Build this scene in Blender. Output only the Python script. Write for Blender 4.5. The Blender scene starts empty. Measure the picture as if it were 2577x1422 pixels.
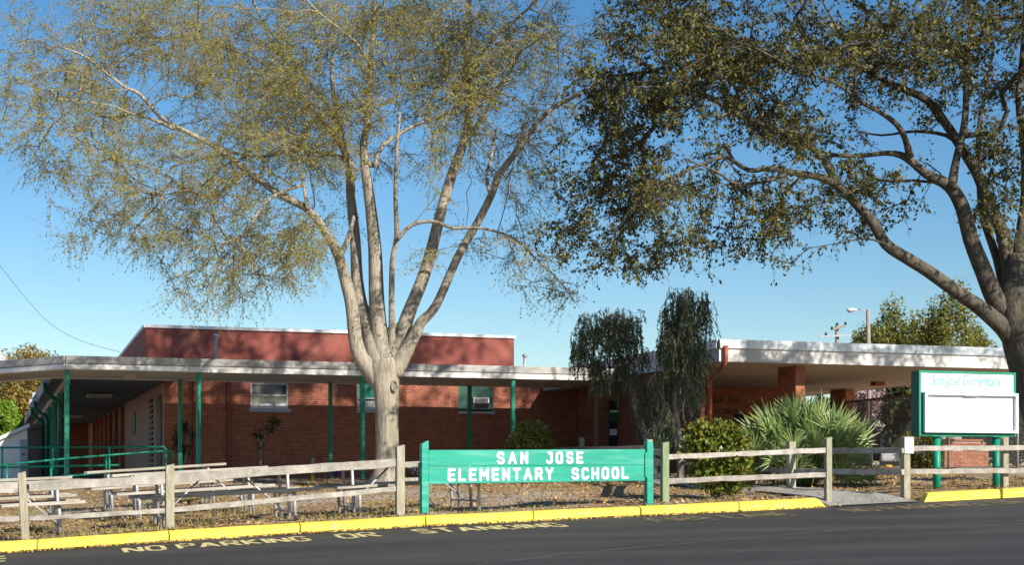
import bpy, math, random
import numpy as np
from mathutils import Vector, Matrix
R = random.Random(7)
rng = np.random.default_rng(11)
scene = bpy.context.scene
COL = scene.collection

# ------------------------------------------------------------------ camera, sky, sun, exposure
EYE = 1.7
F = 3900.0; IW = 2577.0; HY = 1200.0; CX = 1288.0
cam = bpy.data.cameras.new("camera"); camo = bpy.data.objects.new("camera", cam); COL.objects.link(camo)
cam.sensor_width = 36.0; cam.lens = F / IW * 36.0
cam.shift_y = (HY - 711.0) / IW
cam.clip_start = 0.1; cam.clip_end = 3000
camo.location = (0, 0, EYE); camo.rotation_euler = (math.radians(90), 0, 0)
scene.camera = camo

SUN_EL = math.radians(27.5)
SUN_AZ = math.radians(141.6)          # clockwise from +Y
sd = Vector((math.sin(SUN_AZ) * math.cos(SUN_EL), math.cos(SUN_AZ) * math.cos(SUN_EL), math.sin(SUN_EL)))
world = bpy.data.worlds.new("World"); scene.world = world; world.use_nodes = True
wn = world.node_tree; wn.nodes.clear()
wo = wn.nodes.new("ShaderNodeOutputWorld"); wb = wn.nodes.new("ShaderNodeBackground")
sk = wn.nodes.new("ShaderNodeTexSky"); sk.sky_type = 'NISHITA'; sk.sun_disc = False
sk.sun_elevation = SUN_EL; sk.sun_rotation = SUN_AZ
sk.air_density = 1.0; sk.dust_density = 0.15; sk.ozone_density = 2.6; sk.altitude = 0
hs = wn.nodes.new("ShaderNodeHueSaturation"); hs.inputs['Saturation'].default_value = 1.3
wb.inputs['Strength'].default_value = 0.086
wn.links.new(sk.outputs[0], hs.inputs['Color']); wn.links.new(hs.outputs[0], wb.inputs['Color'])
wn.links.new(wb.outputs[0], wo.inputs['Surface'])
sl = bpy.data.lights.new("sun", 'SUN'); sl.energy = 5.0; sl.angle = math.radians(0.5); sl.color = (1.0, 0.93, 0.82)
so = bpy.data.objects.new("sun", sl); COL.objects.link(so)
so.rotation_euler = sd.to_track_quat('Z', 'Y').to_euler(); so.location = (30, -40, 40)
scene.view_settings.view_transform = 'Standard'; scene.view_settings.look = 'None'
scene.view_settings.exposure = 0.5; scene.view_settings.gamma = 1.0
scene.view_settings.use_curve_mapping = False

# ------------------------------------------------------------------ geometry of the place
S_ = 1 / math.sqrt(10.0); C_ = 3 / math.sqrt(10.0)      # street/facade direction: u along, v away
TH = math.atan2(S_, C_)
def uv(u, v, z=0.0): return Vector((C_ * u - S_ * v, S_ * u + C_ * v, z + EYE))
def W(px, py, Y): return Vector(((px - CX) / F * Y, Y, (HY - py) / F * Y + EYE))
def Yv(px, v): a = (px - CX) / F; return v / (C_ - S_ * a)
def U(px, v): a = (px - CX) / F; return Yv(px, v) * (C_ * a + S_)
def Zp(px, py, v): return (HY - py) / F * Yv(px, v)      # height relative to the eye
def UV(p): return (C_ * p[0] + S_ * p[1], -S_ * p[0] + C_ * p[1])
ZKU = [-16, .05, 2.25, 5.53, 8.91, 11.8, 15.2, 30]
ZKZ = [-1.6, -.965, -.84, -.68, -.565, -.455, -.32, .15]
def zk(u): return np.interp(u, ZKU, ZKZ)
OP0, OP1 = 11.50, 13.68
def zground(u, v):
    u = np.asarray(u, float); v = np.asarray(v, float)
    z0 = zk(u) + .132
    m = np.clip((u - OP0) / .25, 0, 1) * np.clip((OP1 - u) / .25, 0, 1)
    z0 = z0 - m * .15 * (1 - np.clip((v - 20.45) / 1.3, 0, 1))
    zb = np.interp(u, [-3, 1.5, 3, 10, 20, 35], [-.35, -.3, -.1, -.06, .2, .4])
    t = np.clip((v - 20.6) / 15.0, 0, 1)
    p = np.interp(u, [0, 3, 8, 14], [2.6, 2.6, .8, 1.0])
    z = z0 + (zb - z0) * t ** p
    far = np.clip((v - 45) / 60, 0, 1)
    return z + .5 * far
def zroad(u, v): return zk(u) + .05 * (np.asarray(v, float) - 20.4)
def G(px, v, dz=0.0):
    u = U(px, v); return uv(u, v, float(zground(u, v)) + dz)

# ------------------------------------------------------------------ materials
MATS = {}
def mat(name, c1, c2=None, scale=6.0, rough=.7, bump=0.0, bscale=None, detail=6, c3=None, stretch=(1, 1, 1),
        metal=0.0, spec=.4, island=0.0, ramp=(.35, .65), c3scale=None, coords='Object', c3amt=(.55, .75), rot=0.0):
    if name in MATS: return MATS[name]
    m = bpy.data.materials.new(name); m.use_nodes = True; nt = m.node_tree; N = nt.nodes; L = nt.links
    bs = N['Principled BSDF']; bs.inputs['Roughness'].default_value = rough; bs.inputs['Metallic'].default_value = metal
    bs.inputs['Specular IOR Level'].default_value = spec
    tc = N.new('ShaderNodeTexCoord'); mp = N.new('ShaderNodeMapping'); mp.inputs['Scale'].default_value = stretch; mp.inputs['Rotation'].default_value = (0, 0, rot)
    L.new(tc.outputs[coords], mp.inputs['Vector'])
    col = None
    c1 = tuple(c1) + (1,)
    if c2 is not None:
        nz = N.new('ShaderNodeTexNoise'); nz.inputs['Scale'].default_value = scale; nz.inputs['Detail'].default_value = detail
        nz.inputs['Roughness'].default_value = .62
        L.new(mp.outputs[0], nz.inputs['Vector'])
        rp = N.new('ShaderNodeValToRGB'); rp.color_ramp.elements[0].position = ramp[0]; rp.color_ramp.elements[1].position = ramp[1]
        rp.color_ramp.elements[0].color = c1; rp.color_ramp.elements[1].color = tuple(c2) + (1,)
        L.new(nz.outputs['Fac'], rp.inputs['Fac']); col = rp.outputs['Color']
        if c3 is not None:
            n3 = N.new('ShaderNodeTexNoise'); n3.inputs['Scale'].default_value = c3scale or scale * .23; n3.inputs['Detail'].default_value = 5
            L.new(mp.outputs[0], n3.inputs['Vector'])
            mr = N.new('ShaderNodeMapRange'); mr.inputs['From Min'].default_value = c3amt[0]; mr.inputs['From Max'].default_value = c3amt[1]
            L.new(n3.outputs['Fac'], mr.inputs['Value'])
            mx = N.new('ShaderNodeMix'); mx.data_type = 'RGBA'; mx.inputs[7].default_value = tuple(c3) + (1,)
            L.new(mr.outputs[0], mx.inputs[0]); L.new(col, mx.inputs[6]); col = mx.outputs[2]
    if island > 0:
        ge = N.new('ShaderNodeNewGeometry'); oi = N.new('ShaderNodeObjectInfo')
        ad = N.new('ShaderNodeMath'); ad.operation = 'ADD'; L.new(ge.outputs['Random Per Island'], ad.inputs[0]); L.new(oi.outputs['Random'], ad.inputs[1])
        fr = N.new('ShaderNodeMath'); fr.operation = 'FRACT'; L.new(ad.outputs[0], fr.inputs[0])
        mr = N.new('ShaderNodeMapRange'); mr.inputs['To Min'].default_value = 1 - island; mr.inputs['To Max'].default_value = 1 + island
        L.new(fr.outputs[0], mr.inputs['Value'])
        hv = N.new('ShaderNodeHueSaturation'); L.new(mr.outputs[0], hv.inputs['Value'])
        if col is None: hv.inputs['Color'].default_value = c1
        else: L.new(col, hv.inputs['Color'])
        col = hv.outputs['Color']
    if col is None: bs.inputs['Base Color'].default_value = c1
    else: L.new(col, bs.inputs['Base Color'])
    if bump > 0:
        nb = N.new('ShaderNodeTexNoise'); nb.inputs['Scale'].default_value = bscale or scale * 4; nb.inputs['Detail'].default_value = 8
        L.new(mp.outputs[0], nb.inputs['Vector'])
        bp = N.new('ShaderNodeBump'); bp.inputs['Strength'].default_value = bump; bp.inputs['Distance'].default_value = .02
        L.new(nb.outputs['Fac'], bp.inputs['Height']); L.new(bp.outputs[0], bs.inputs['Normal'])
    MATS[name] = m; return m
def leafmat(name, cols, trans=.3, rough=.5, spec=.35):
    if name in MATS: return MATS[name]
    m = bpy.data.materials.new(name); m.use_nodes = True; nt = m.node_tree; N = nt.nodes; L = nt.links
    bs = N['Principled BSDF']; bs.inputs['Roughness'].default_value = rough; bs.inputs['Specular IOR Level'].default_value = spec
    ge = N.new('ShaderNodeNewGeometry'); rp = N.new('ShaderNodeValToRGB'); rp.color_ramp.interpolation = 'LINEAR'
    el = rp.color_ramp.elements
    while len(el) < len(cols): el.new(.5)
    for i, c in enumerate(cols):
        el[i].position = i / (len(cols) - 1); el[i].color = tuple(c) + (1,)
    L.new(ge.outputs['Random Per Island'], rp.inputs['Fac']); L.new(rp.outputs['Color'], bs.inputs['Base Color'])
    if trans > 0:
        tr = N.new('ShaderNodeBsdfTranslucent'); L.new(rp.outputs['Color'], tr.inputs['Color'])
        mx = N.new('ShaderNodeMixShader'); mx.inputs[0].default_value = trans
        L.new(bs.outputs[0], mx.inputs[1]); L.new(tr.outputs[0], mx.inputs[2]); L.new(mx.outputs[0], N['Material Output'].inputs['Surface'])
    MATS[name] = m; return m

M_ASPH = mat('asphalt', (.024, .022, .022), (.062, .058, .056), 55, .85, .5, 180, c3=(.072, .068, .065), c3scale=1.1, c3amt=(.42, .72), ramp=(.3, .72), detail=3, stretch=(.22, 1.3, 1), rot=-TH)
M_SOIL = mat('soil', (.22, .135, .07), (.42, .28, .145), 5.0, .95, .9, 25, c3=(.42, .35, .28), c3scale=.45, c3amt=(.5, .62))
M_CONC = mat('concrete', (.28, .26, .235), (.40, .38, .345), 4, .9, .25, 60)
M_KERB = mat('kerb_paint', (.82, .62, .05), (.86, .68, .09), 7, .6, .25, 40, c3=(.40, .36, .26), c3scale=9, c3amt=(.60, .74), island=.05)
M_ROADPAINT = mat('road_paint', (.78, .64, .28), (.55, .44, .20), 14, .8, .2, 90, ramp=(.45, .8))
M_ROADFADE = mat('road_paint_faded', (.33, .26, .12), (.09, .078, .055), 16, .8, .2, 90, ramp=(.35, .65))
M_CRACK = mat('pale_line', (.17, .17, .165), (.09, .09, .09), 9, .9)
M_WOOD = mat('weathered_wood', (.25, .225, .19), (.47, .435, .385), 5, .85, .5, 30, stretch=(1, 1, 1), c3=(.19, .17, .14), c3scale=3, island=.12)
M_POST = mat('post_wood', (.25, .23, .16), (.43, .40, .30), 6, .9, .5, 30, stretch=(6, 6, .8), c3=(.27, .30, .17), c3scale=.9, island=.12)
M_POSTG = mat('mossy_post_wood', (.20, .24, .13), (.30, .35, .20), 6, .9, .5, 30, stretch=(6, 6, .8))
M_PLANK = mat('plank_wood', (.28, .25, .20), (.50, .46, .385), 4, .85, .4, 30, stretch=(.6, 7, 7), island=.12)
M_GALV = mat('galvanised_pipe', (.38, .39, .40), (.52, .53, .54), 20, .5, metal=.3)
M_GREEN = mat('green_paint', (.0, .21, .125), (.0, .27, .165), 2.5, .45, .1, 30, c3=(.03, .31, .21), c3scale=2)
M_GREENS = mat('sign_green_paint', (.0, .27, .185), (.004, .34, .24), 1.6, .5, .12, 20, stretch=(.5, 1, 5), c3=(.13, .46, .37), c3scale=2.0, c3amt=(.5, .85))
M_GREEND = mat('dark_green_paint', (.0, .085, .055), (.0, .11, .07), 4, .5)
M_GREENB = mat('green_board', (.0, .05, .035), (.005, .08, .05), 5, .5)
M_WHITE = mat('white_paint', (.74, .73, .70), (.80, .79, .76), 5, .5)
M_FASCW = mat('shade_greyed_fascia_paint', (.58, .565, .55), (.68, .665, .65), 1.6, .6)  # white paint greyed so the colour carries part of the tree shade
M_WHITEW = mat('white_wall', (.78, .77, .74), (.82, .81, .78), 2, .7)
M_SIGNW = mat('white_panel', (.84, .85, .86), (.86, .86, .87), 3, .3)
M_FASC = mat('fascia_paint', (.72, .70, .66), (.82, .80, .77), 2.2, .6, .1, 20, stretch=(1, 1, 3))
M_GRAVEL = mat('weathered_edge', (.32, .305, .29), (.54, .52, .49), 1.6, .8, .3, 25, stretch=(1, 1, 2.2), c3=(.3, .29, .28), c3scale=2.5)
M_METALEDGE = mat('metal_edge', (.40, .42, .45), (.56, .58, .61), 1.5, .35, metal=.55, island=.08)
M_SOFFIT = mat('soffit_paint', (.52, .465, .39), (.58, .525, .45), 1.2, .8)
M_SOFFITSHADE = mat('corridor_soffit', (.15, .145, .14), (.19, .185, .18), 1.2, .8)  # soffit paint darkened so the corridor's shade sits in the colour
M_MORTAR = mat('mortar', (.47, .26, .19), (.56, .35, .27), 8, .95, .3, 60)
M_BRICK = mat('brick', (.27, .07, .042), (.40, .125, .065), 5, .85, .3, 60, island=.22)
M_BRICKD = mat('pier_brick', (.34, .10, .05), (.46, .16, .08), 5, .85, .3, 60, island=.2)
M_BRICKS = mat('shade_brown_brick', (.17, .05, .032), (.25, .08, .045), 5, .85, .3, 60, island=.2)  # brown brick darkened to put the entrance shade into its colour
M_MORTARS = mat('shade_brown_mortar', (.22, .14, .11), (.28, .19, .15), 8, .95)  # mortar darkened along with it for the entrance shade
M_MORTARL = mat('pale_mortar', (.50, .40, .34), (.58, .47, .40), 8, .95)
M_PARAPET = mat('red_painted_wall', (.22, .055, .042), (.30, .085, .062), 1.3, .8, .25, 30, c3=(.27, .10, .08), c3scale=.9)
M_DOWN = mat('red_downspout', (.20, .035, .025), (.27, .05, .035), 4, .5)
M_DOWNL = mat('rust_downspout', (.33, .075, .04), (.40, .10, .055), 4, .5)
M_STUCCO = mat('pink_stucco', (.42, .26, .20), (.50, .32, .25), 2, .9, .2, 40)
M_PILAST = mat('pilaster_brick', (.28, .09, .05), (.36, .12, .07), 4, .9)
M_DARK = mat('dark_void', (.015, .014, .014), None, rough=.6)
M_GLASS = mat('window_glass', (.05, .05, .05), (.30, .28, .24), 2.2, .08, spec=.7, detail=3)  # mottled grey puts reflections and blinds behind into the pane colour
M_ALU = mat('aluminium', (.45, .46, .47), (.55, .56, .57), 8, .4, metal=.4)
M_GREYBOX = mat('grey_paint', (.30, .31, .32), (.36, .37, .38), 4, .5)
M_SILL = mat('grey_sill', (.36, .38, .42), (.44, .46, .50), 4, .7)
M_SILLW = mat('white_sill', (.55, .57, .62), (.62, .64, .68), 4, .7)
M_ACFACE = mat('ac_grille', (.07, .065, .075), (.1, .09, .1), 30, .6)
M_ROOF = mat('roof_gravel', (.30, .29, .28), (.42, .41, .40), 9, .95, .4, 60)
M_BARK = mat('pale_bark', (.17, .145, .11), (.38, .335, .27), 7, .9, 1.0, 18, stretch=(2.6, 2.6, .25), ramp=(.3, .55), c3=(.22, .22, .13), c3scale=1.4, c3amt=(.55, .8))
M_TWIG = mat('twig_bark', (.19, .155, .10), (.30, .255, .17), 8, .9)
M_OAKB = mat('oak_bark', (.06, .05, .038), (.15, .125, .095), 7, .95, 1.0, 24, stretch=(1.5, 1.5, .45), c3=(.11, .105, .075), c3scale=1.3)
M_WILB = mat('grey_bark', (.22, .19, .15), (.34, .30, .25), 8, .9, .5)
M_LEAFC = leafmat('elm_leaf', [(.28, .27, .03), (.36, .32, .04), (.27, .30, .035), (.40, .32, .05), (.28, .21, .05), (.23, .27, .035)], .35)
M_LEAFO = leafmat('oak_leaf', [(.05, .06, .014), (.12, .125, .025), (.08, .095, .02), (.28, .235, .04), (.09, .07, .022), (.19, .19, .035)], .3)
M_LEAFW = leafmat('bottlebrush_leaf', [(.04, .07, .03), (.065, .105, .04), (.11, .14, .06), (.05, .08, .04)], .25)
M_LEAFB = leafmat('bush_leaf', [(.07, .12, .012), (.14, .20, .02), (.27, .27, .035), (.08, .15, .016), (.28, .20, .05), (.10, .17, .02)], .3, .35, .5)
M_LEAFH = leafmat('hedge_leaf', [(.12, .14, .025), (.28, .26, .04), (.16, .18, .03), (.36, .30, .07)], .25, .4)
M_PALM = leafmat('palmetto_blade', [(.13, .21, .07), (.24, .34, .11), (.36, .45, .16), (.18, .30, .13), (.44, .48, .18)], .3, .4, .5)
M_DEADPALM = leafmat('dead_blade', [(.30, .22, .12), (.38, .29, .17), (.24, .17, .09)], .2, .7)
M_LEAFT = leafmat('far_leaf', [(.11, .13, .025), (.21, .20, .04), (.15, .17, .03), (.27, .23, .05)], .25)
M_LEAFTB = leafmat('autumn_leaf', [(.25, .17, .04), (.33, .23, .05), (.19, .16, .04), (.29, .18, .05)], .25)
M_LEAFTG = leafmat('bright_leaf', [(.15, .26, .025), (.24, .36, .04), (.18, .28, .03)], .3)
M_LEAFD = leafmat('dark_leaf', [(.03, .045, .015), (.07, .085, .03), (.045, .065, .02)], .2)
M_PINK = leafmat('pink_blossom', [(.55, .36, .40), (.66, .50, .52), (.28, .22, .16), (.46, .30, .32)], .3)
M_PURPLE = leafmat('purple_petal', [(.18, .03, .30), (.25, .05, .36), (.05, .09, .02)], .2)
M_PETALW = leafmat('white_petal', [(.75, .75, .75), (.7, .7, .72), (.08, .12, .04)], .2)
M_LITTER = leafmat('litter_leaf', [(.40, .23, .09), (.56, .36, .15), (.46, .28, .11), (.62, .43, .20), (.33, .18, .075), (.52, .37, .17)], 0, .9, .2)
M_GRASS = leafmat('grass_blade', [(.19, .21, .05), (.30, .27, .09), (.40, .32, .15), (.15, .19, .04), (.46, .36, .18)], .2, .7)
M_BLACK = mat('rubber', (.02, .02, .02), None, rough=.7)
M_CARW = mat('white_car_paint', (.72, .73, .75), None, rough=.25, spec=.5)
M_CARR = mat('red_car_paint', (.42, .02, .02), None, rough=.25, spec=.5)
M_YELLOW = mat('yellow_paint', (.75, .5, .03), None, rough=.6)
M_WIRE = mat('wire_metal', (.22, .22, .23), None, rough=.5, metal=.4)
M_WOODP = mat('utility_wood', (.24, .21, .18), (.34, .30, .26), 5, .9)
M_LETT = mat('dark_letter', (.10, .035, .022), None, rough=.5)
M_PAPER = mat('paper', (.72, .74, .80), None, rough=.8)
M_TEAL = mat('sign_print', (.10, .50, .41), None, rough=.5)
M_TEALF = mat('faint_print', (.45, .68, .66), None, rough=.5)
M_INNERFRAME = mat('display_frame', (.66, .70, .74), None, rough=.35, metal=.2)

# ------------------------------------------------------------------ builders
def np_mesh(name, V, Fq, smooth=False):
    V = np.ascontiguousarray(V, dtype=np.float32).reshape(-1, 3); Fq = np.ascontiguousarray(Fq, dtype=np.int32)
    k = Fq.shape[1]; me = bpy.data.meshes.new(name)
    me.vertices.add(len(V)); me.vertices.foreach_set('co', V.ravel())
    me.loops.add(Fq.size); me.loops.foreach_set('vertex_index', Fq.ravel())
    me.polygons.add(len(Fq)); me.polygons.foreach_set('loop_start', np.arange(0, Fq.size, k, dtype=np.int32))
    if smooth: me.polygons.foreach_set('use_smooth', np.ones(len(Fq), dtype=bool))
    me.update(calc_edges=True); return me
def root_of(o):
    while o.parent: o = o.parent
    return o
def tag(o, label=None, cat=None, group=None, kind=None):
    if label: o['label'] = label
    if cat: o['category'] = cat
    if group: o['group'] = group
    if kind: o['kind'] = kind
    return o
def thing(name, loc, label=None, cat=None, group=None, kind=None, rz=0.0):
    o = bpy.data.objects.new(name, None); o.empty_display_size = .2; COL.objects.link(o)
    o.location = loc; o.rotation_euler = (0, 0, rz); return tag(o, label, cat, group, kind)
def link_mesh(name, me, m, parent=None, label=None, kind=None):
    me.materials.append(m)
    o = bpy.data.objects.new(name, me); COL.objects.link(o)
    if parent is not None:
        o.parent = parent
    return tag(o, label, None, None, kind)
class MB:
    def __init__(s): s.v = []; s.f = []; s.sm = []
    def add(s, vs, fs, smooth=False):
        b = len(s.v); s.v += [tuple(x) for x in vs]; s.f += [tuple(i + b for i in q) for q in fs]; s.sm += [smooth] * len(fs); return s
    def hexa(s, p):   # 8 points: bottom 4 ccw, top 4 ccw
        return s.add(p, [(3, 2, 1, 0), (4, 5, 6, 7), (0, 1, 5, 4), (1, 2, 6, 5), (2, 3, 7, 6), (3, 0, 4, 7)])
    def box(s, x0, x1, y0, y1, z0, z1):
        return s.hexa([(x0, y0, z0), (x1, y0, z0), (x1, y1, z0), (x0, y1, z0), (x0, y0, z1), (x1, y0, z1), (x1, y1, z1), (x0, y1, z1)])
    def uvbox(s, u0, u1, v0, v1, z0, z1, dz=None):
        P = [uv(u0, v0, z0), uv(u1, v0, z0), uv(u1, v1, z0), uv(u0, v1, z0), uv(u0, v0, z1), uv(u1, v0, z1), uv(u1, v1, z1), uv(u0, v1, z1)]
        if dz:
            for i in (1, 2, 5, 6): P[i].z += dz
        return s.hexa(P)
    def bar(s, a, b, w, h, up=Vector((0, 0, 1)), taper=1.0, jit=0.0, n=1):
        a = Vector(a); b = Vector(b); d = (b - a).normalized(); sx = d.cross(up)
        if sx.length < 1e-4: sx = Vector((1, 0, 0))
        sx.normalize(); sz = sx.cross(d).normalized()
        rings = []
        for i in range(n + 1):
            t = i / n; c = a.lerp(b, t); k = 1 + (taper - 1) * t
            j = (lambda: R.uniform(-jit, jit))
            off = sz * j() * .7
            rings.append([c + off + sx * (-w / 2 * k + j()) + sz * (-h / 2 * k + j()), c + off + sx * (w / 2 * k + j()) + sz * (-h / 2 * k + j()),
                          c + off + sx * (w / 2 * k + j()) + sz * (h / 2 * k + j()), c + off + sx * (-w / 2 * k + j()) + sz * (h / 2 * k + j())])
        vs = [p for r in rings for p in r]; fs = [(0, 1, 2, 3)]
        for i in range(n):
            o = i * 4
            for q in range(4): fs.append((o + q, o + 4 + q, o + 4 + (q + 1) % 4, o + (q + 1) % 4))
        o = n * 4; fs.append((o + 3, o + 2, o + 1, o))
        return s.add(vs, fs)
    def tube(s, pts, rad, k=8, cap=True, smooth=True, wob=0.0):
        pts = [Vector(p) for p in pts]; n = len(pts)
        if not hasattr(rad, '__len__'): rad = [rad] * n
        d0 = (pts[1] - pts[0]).normalized(); ref = Vector((0, 0, 1)) if abs(d0.z) < .9 else Vector((1, 0, 0))
        x = d0.cross(ref).normalized(); vs = []; ph = [R.uniform(0, 6.28) for _ in range(4)]
        for i in range(n):
            d = (pts[min(i + 1, n - 1)] - pts[max(i - 1, 0)]).normalized()
            x = (x - d * x.dot(d)).normalized(); y = d.cross(x)
            for q in range(k):
                t = 2 * math.pi * q / k; r = rad[i]
                if wob: r *= 1 + wob * (math.sin(3 * t + ph[0] + i * .35) * .6 + math.sin(5 * t + ph[1] - i * .5) * .4 + R.uniform(-.25, .25))
                vs.append(pts[i] + x * math.cos(t) * r + y * math.sin(t) * r)
        fs = [(i * k + q, i * k + (q + 1) % k, (i + 1) * k + (q + 1) % k, (i + 1) * k + q) for i in range(n - 1) for q in range(k)]
        s.add(vs, fs, smooth)
        if cap: b = len(s.v) - n * k; s.f += [tuple(b + q for q in range(k))[::-1], tuple(b + (n - 1) * k + q for q in range(k))]; s.sm += [False, False]
        return s
    def prism(s, poly, d):      # poly: list of Vector, d: extrusion Vector
        n = len(poly); d = Vector(d); P = [Vector(p) for p in poly]
        return s.add(P + [p + d for p in P], [tuple(range(n))[::-1], tuple(range(n, 2 * n))] + [(i, (i + 1) % n, n + (i + 1) % n, n + i) for i in range(n)])
    def ball(s, c, rx, ry, rz, k=10, m=6):
        vs = [(c[0], c[1], c[2] - rz)]
        for i in range(1, m):
            a = -math.pi / 2 + math.pi * i / m
            for q in range(k): t = 2 * math.pi * q / k; vs.append((c[0] + rx * math.cos(a) * math.cos(t), c[1] + ry * math.cos(a) * math.sin(t), c[2] + rz * math.sin(a)))
        vs.append((c[0], c[1], c[2] + rz)); fs = [(0, 1 + (q + 1) % k, 1 + q) for q in range(k)]
        for i in range(m - 2):
            for q in range(k): fs.append((1 + i * k + q, 1 + i * k + (q + 1) % k, 1 + (i + 1) * k + (q + 1) % k, 1 + (i + 1) * k + q))
        l = len(vs) - 1; fs += [(l, 1 + (m - 2) * k + q, 1 + (m - 2) * k + (q + 1) % k) for q in range(k)]
        return s.add(vs, fs, True)
    def build(s, name, m, parent=None, label=None, kind=None, bevel=0.0, local=False):
        off = Vector((0, 0, 0)) if (parent is None or local) else root_of(parent).location
        me = bpy.data.meshes.new(name); me.from_pydata([Vector(p) - off for p in s.v], [], s.f)
        me.polygons.foreach_set('use_smooth', s.sm); me.update()
        o = link_mesh(name, me, m, parent, label, kind)
        if bevel > 0:
            b = o.modifiers.new('bevel', 'BEVEL'); b.width = bevel; b.segments = 2; b.limit_method = 'ANGLE'
        return o
def prisms(P0, P1, r0, r1, k=3):
    P0 = np.asarray(P0, float); P1 = np.asarray(P1, float); n = len(P0)
    d = P1 - P0; d /= np.maximum(np.linalg.norm(d, axis=1, keepdims=True), 1e-6)
    ref = np.tile([0, 0, 1.0], (n, 1)); ref[np.abs(d[:, 2]) > .9] = [1, 0, 0]
    x = np.cross(d, ref); x /= np.linalg.norm(x, axis=1, keepdims=True); y = np.cross(d, x)
    V = np.zeros((n, 2 * k, 3))
    for q in range(k):
        t = 2 * math.pi * q / k; o = x * math.cos(t) + y * math.sin(t)
        V[:, q] = P0 + o * np.asarray(r0).reshape(-1, 1); V[:, k + q] = P1 + o * np.asarray(r1).reshape(-1, 1)
    fq = np.array([[q, (q + 1) % k, k + (q + 1) % k, k + q] for q in range(k)])
    Fq = (np.arange(n)[:, None, None] * 2 * k + fq[None]).reshape(-1, 4)
    return V.reshape(-1, 3), Fq
def unit(n): 
    a = rng.normal(size=(n, 3)); return a / np.linalg.norm(a, axis=1, keepdims=True)
def leaf_quads(Cn, D, Ln, Wd, Nrm=None):
    """kite shaped leaf: base, side, tip, side"""
    n = len(Cn); D = D / np.linalg.norm(D, axis=1, keepdims=True)
    if Nrm is None: Nrm = unit(n)
    sx = np.cross(D, Nrm); sx /= np.maximum(np.linalg.norm(sx, axis=1, keepdims=True), 1e-6)
    Ln = np.asarray(Ln).reshape(-1, 1); Wd = np.asarray(Wd).reshape(-1, 1)
    nn = np.cross(sx, D)
    V = np.stack([Cn - D * Ln * .5, Cn + sx * Wd * .5 - nn * Wd * .12, Cn + D * Ln * .5, Cn - sx * Wd * .5 - nn * Wd * .12], 1)
    return V.reshape(-1, 3), np.arange(4 * n).reshape(-1, 4)
def join(lst):
    Vs = []; Fs = []; b = 0
    for V, Fq in lst: Vs.append(V); Fs.append(Fq + b); b += len(V)
    return np.concatenate(Vs), np.concatenate(Fs)
def put(name, VF, m, parent=None, label=None, kind=None, smooth=False):
    V, Fq = VF
    if parent is not None: V = V - np.array(root_of(parent).location)
    return link_mesh(name, np_mesh(name, V, Fq, smooth), m, parent, label, kind)
def clone(o, name=None):
    c = o.copy(); COL.objects.link(c); return c
def clone_tree(o, parent=None):
    c = o.copy(); COL.objects.link(c); c.parent = parent
    for ch in list(o.children): clone_tree(ch, c)
    return c

# ------------------------------------------------------------------ lettering made of strokes
GL = {
 'A': [[(0, 0), (.35, 1), (.7, 0)], [(.15, .33), (.55, .33)]], 'N': [[(0, 0), (0, 1), (.62, 0), (.62, 1)]],
 'S': [[(.6, .84), (.46, 1), (.14, 1), (0, .86), (0, .66), (.14, .54), (.48, .46), (.62, .34), (.62, .14), (.48, 0), (.14, 0), (0, .16)]],
 'J': [[(.2, 1), (.52, 1), (.52, .15), (.38, 0), (.14, 0), (0, .14)]],
 'O': [[(.15, 0), (.47, 0), (.62, .15), (.62, .85), (.47, 1), (.15, 1), (0, .85), (0, .15), (.15, 0)]],
 'E': [[(.58, 1), (0, 1), (0, 0), (.58, 0)], [(0, .5), (.5, .5)]], 'L': [[(0, 1), (0, 0), (.58, 0)]],
 'M': [[(0, 0), (0, 1), (.4, .4), (.8, 1), (.8, 0)]], 'T': [[(0, 1), (.66, 1)], [(.33, 1), (.33, 0)]],
 'R': [[(0, 0), (0, 1), (.48, 1), (.6, .88), (.6, .62), (.48, .5), (0, .5)], [(.28, .5), (.62, 0)]],
 'Y': [[(0, 1), (.33, .48), (.66, 1)], [(.33, .48), (.33, 0)]],
 'C': [[(.6, .84), (.47, 1), (.15, 1), (0, .85), (0, .15), (.15, 0), (.47, 0), (.6, .16)]],
 'H': [[(0, 0), (0, 1)], [(.62, 0), (.62, 1)], [(0, .5), (.62, .5)]],
 'P': [[(0, 0), (0, 1), (.48, 1), (.6, .88), (.6, .6), (.48, .47), (0, .47)]],
 'K': [[(0, 0), (0, 1)], [(.58, 1), (.06, .5), (.6, 0)]], 'I': [[(0, 0), (0, 1)]],
 'G': [[(.6, .84), (.47, 1), (.15, 1), (0, .85), (0, .15), (.15, 0), (.47, 0), (.6, .15), (.6, .46), (.35, .46)]],
 'D': [[(0, 0), (0, 1), (.42, 1), (.62, .8), (.62, .2), (.42, 0), (0, 0)]], 'F': [[(0, 0), (0, 1), (.58, 1)], [(0, .52), (.48, .52)]],
}
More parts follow.
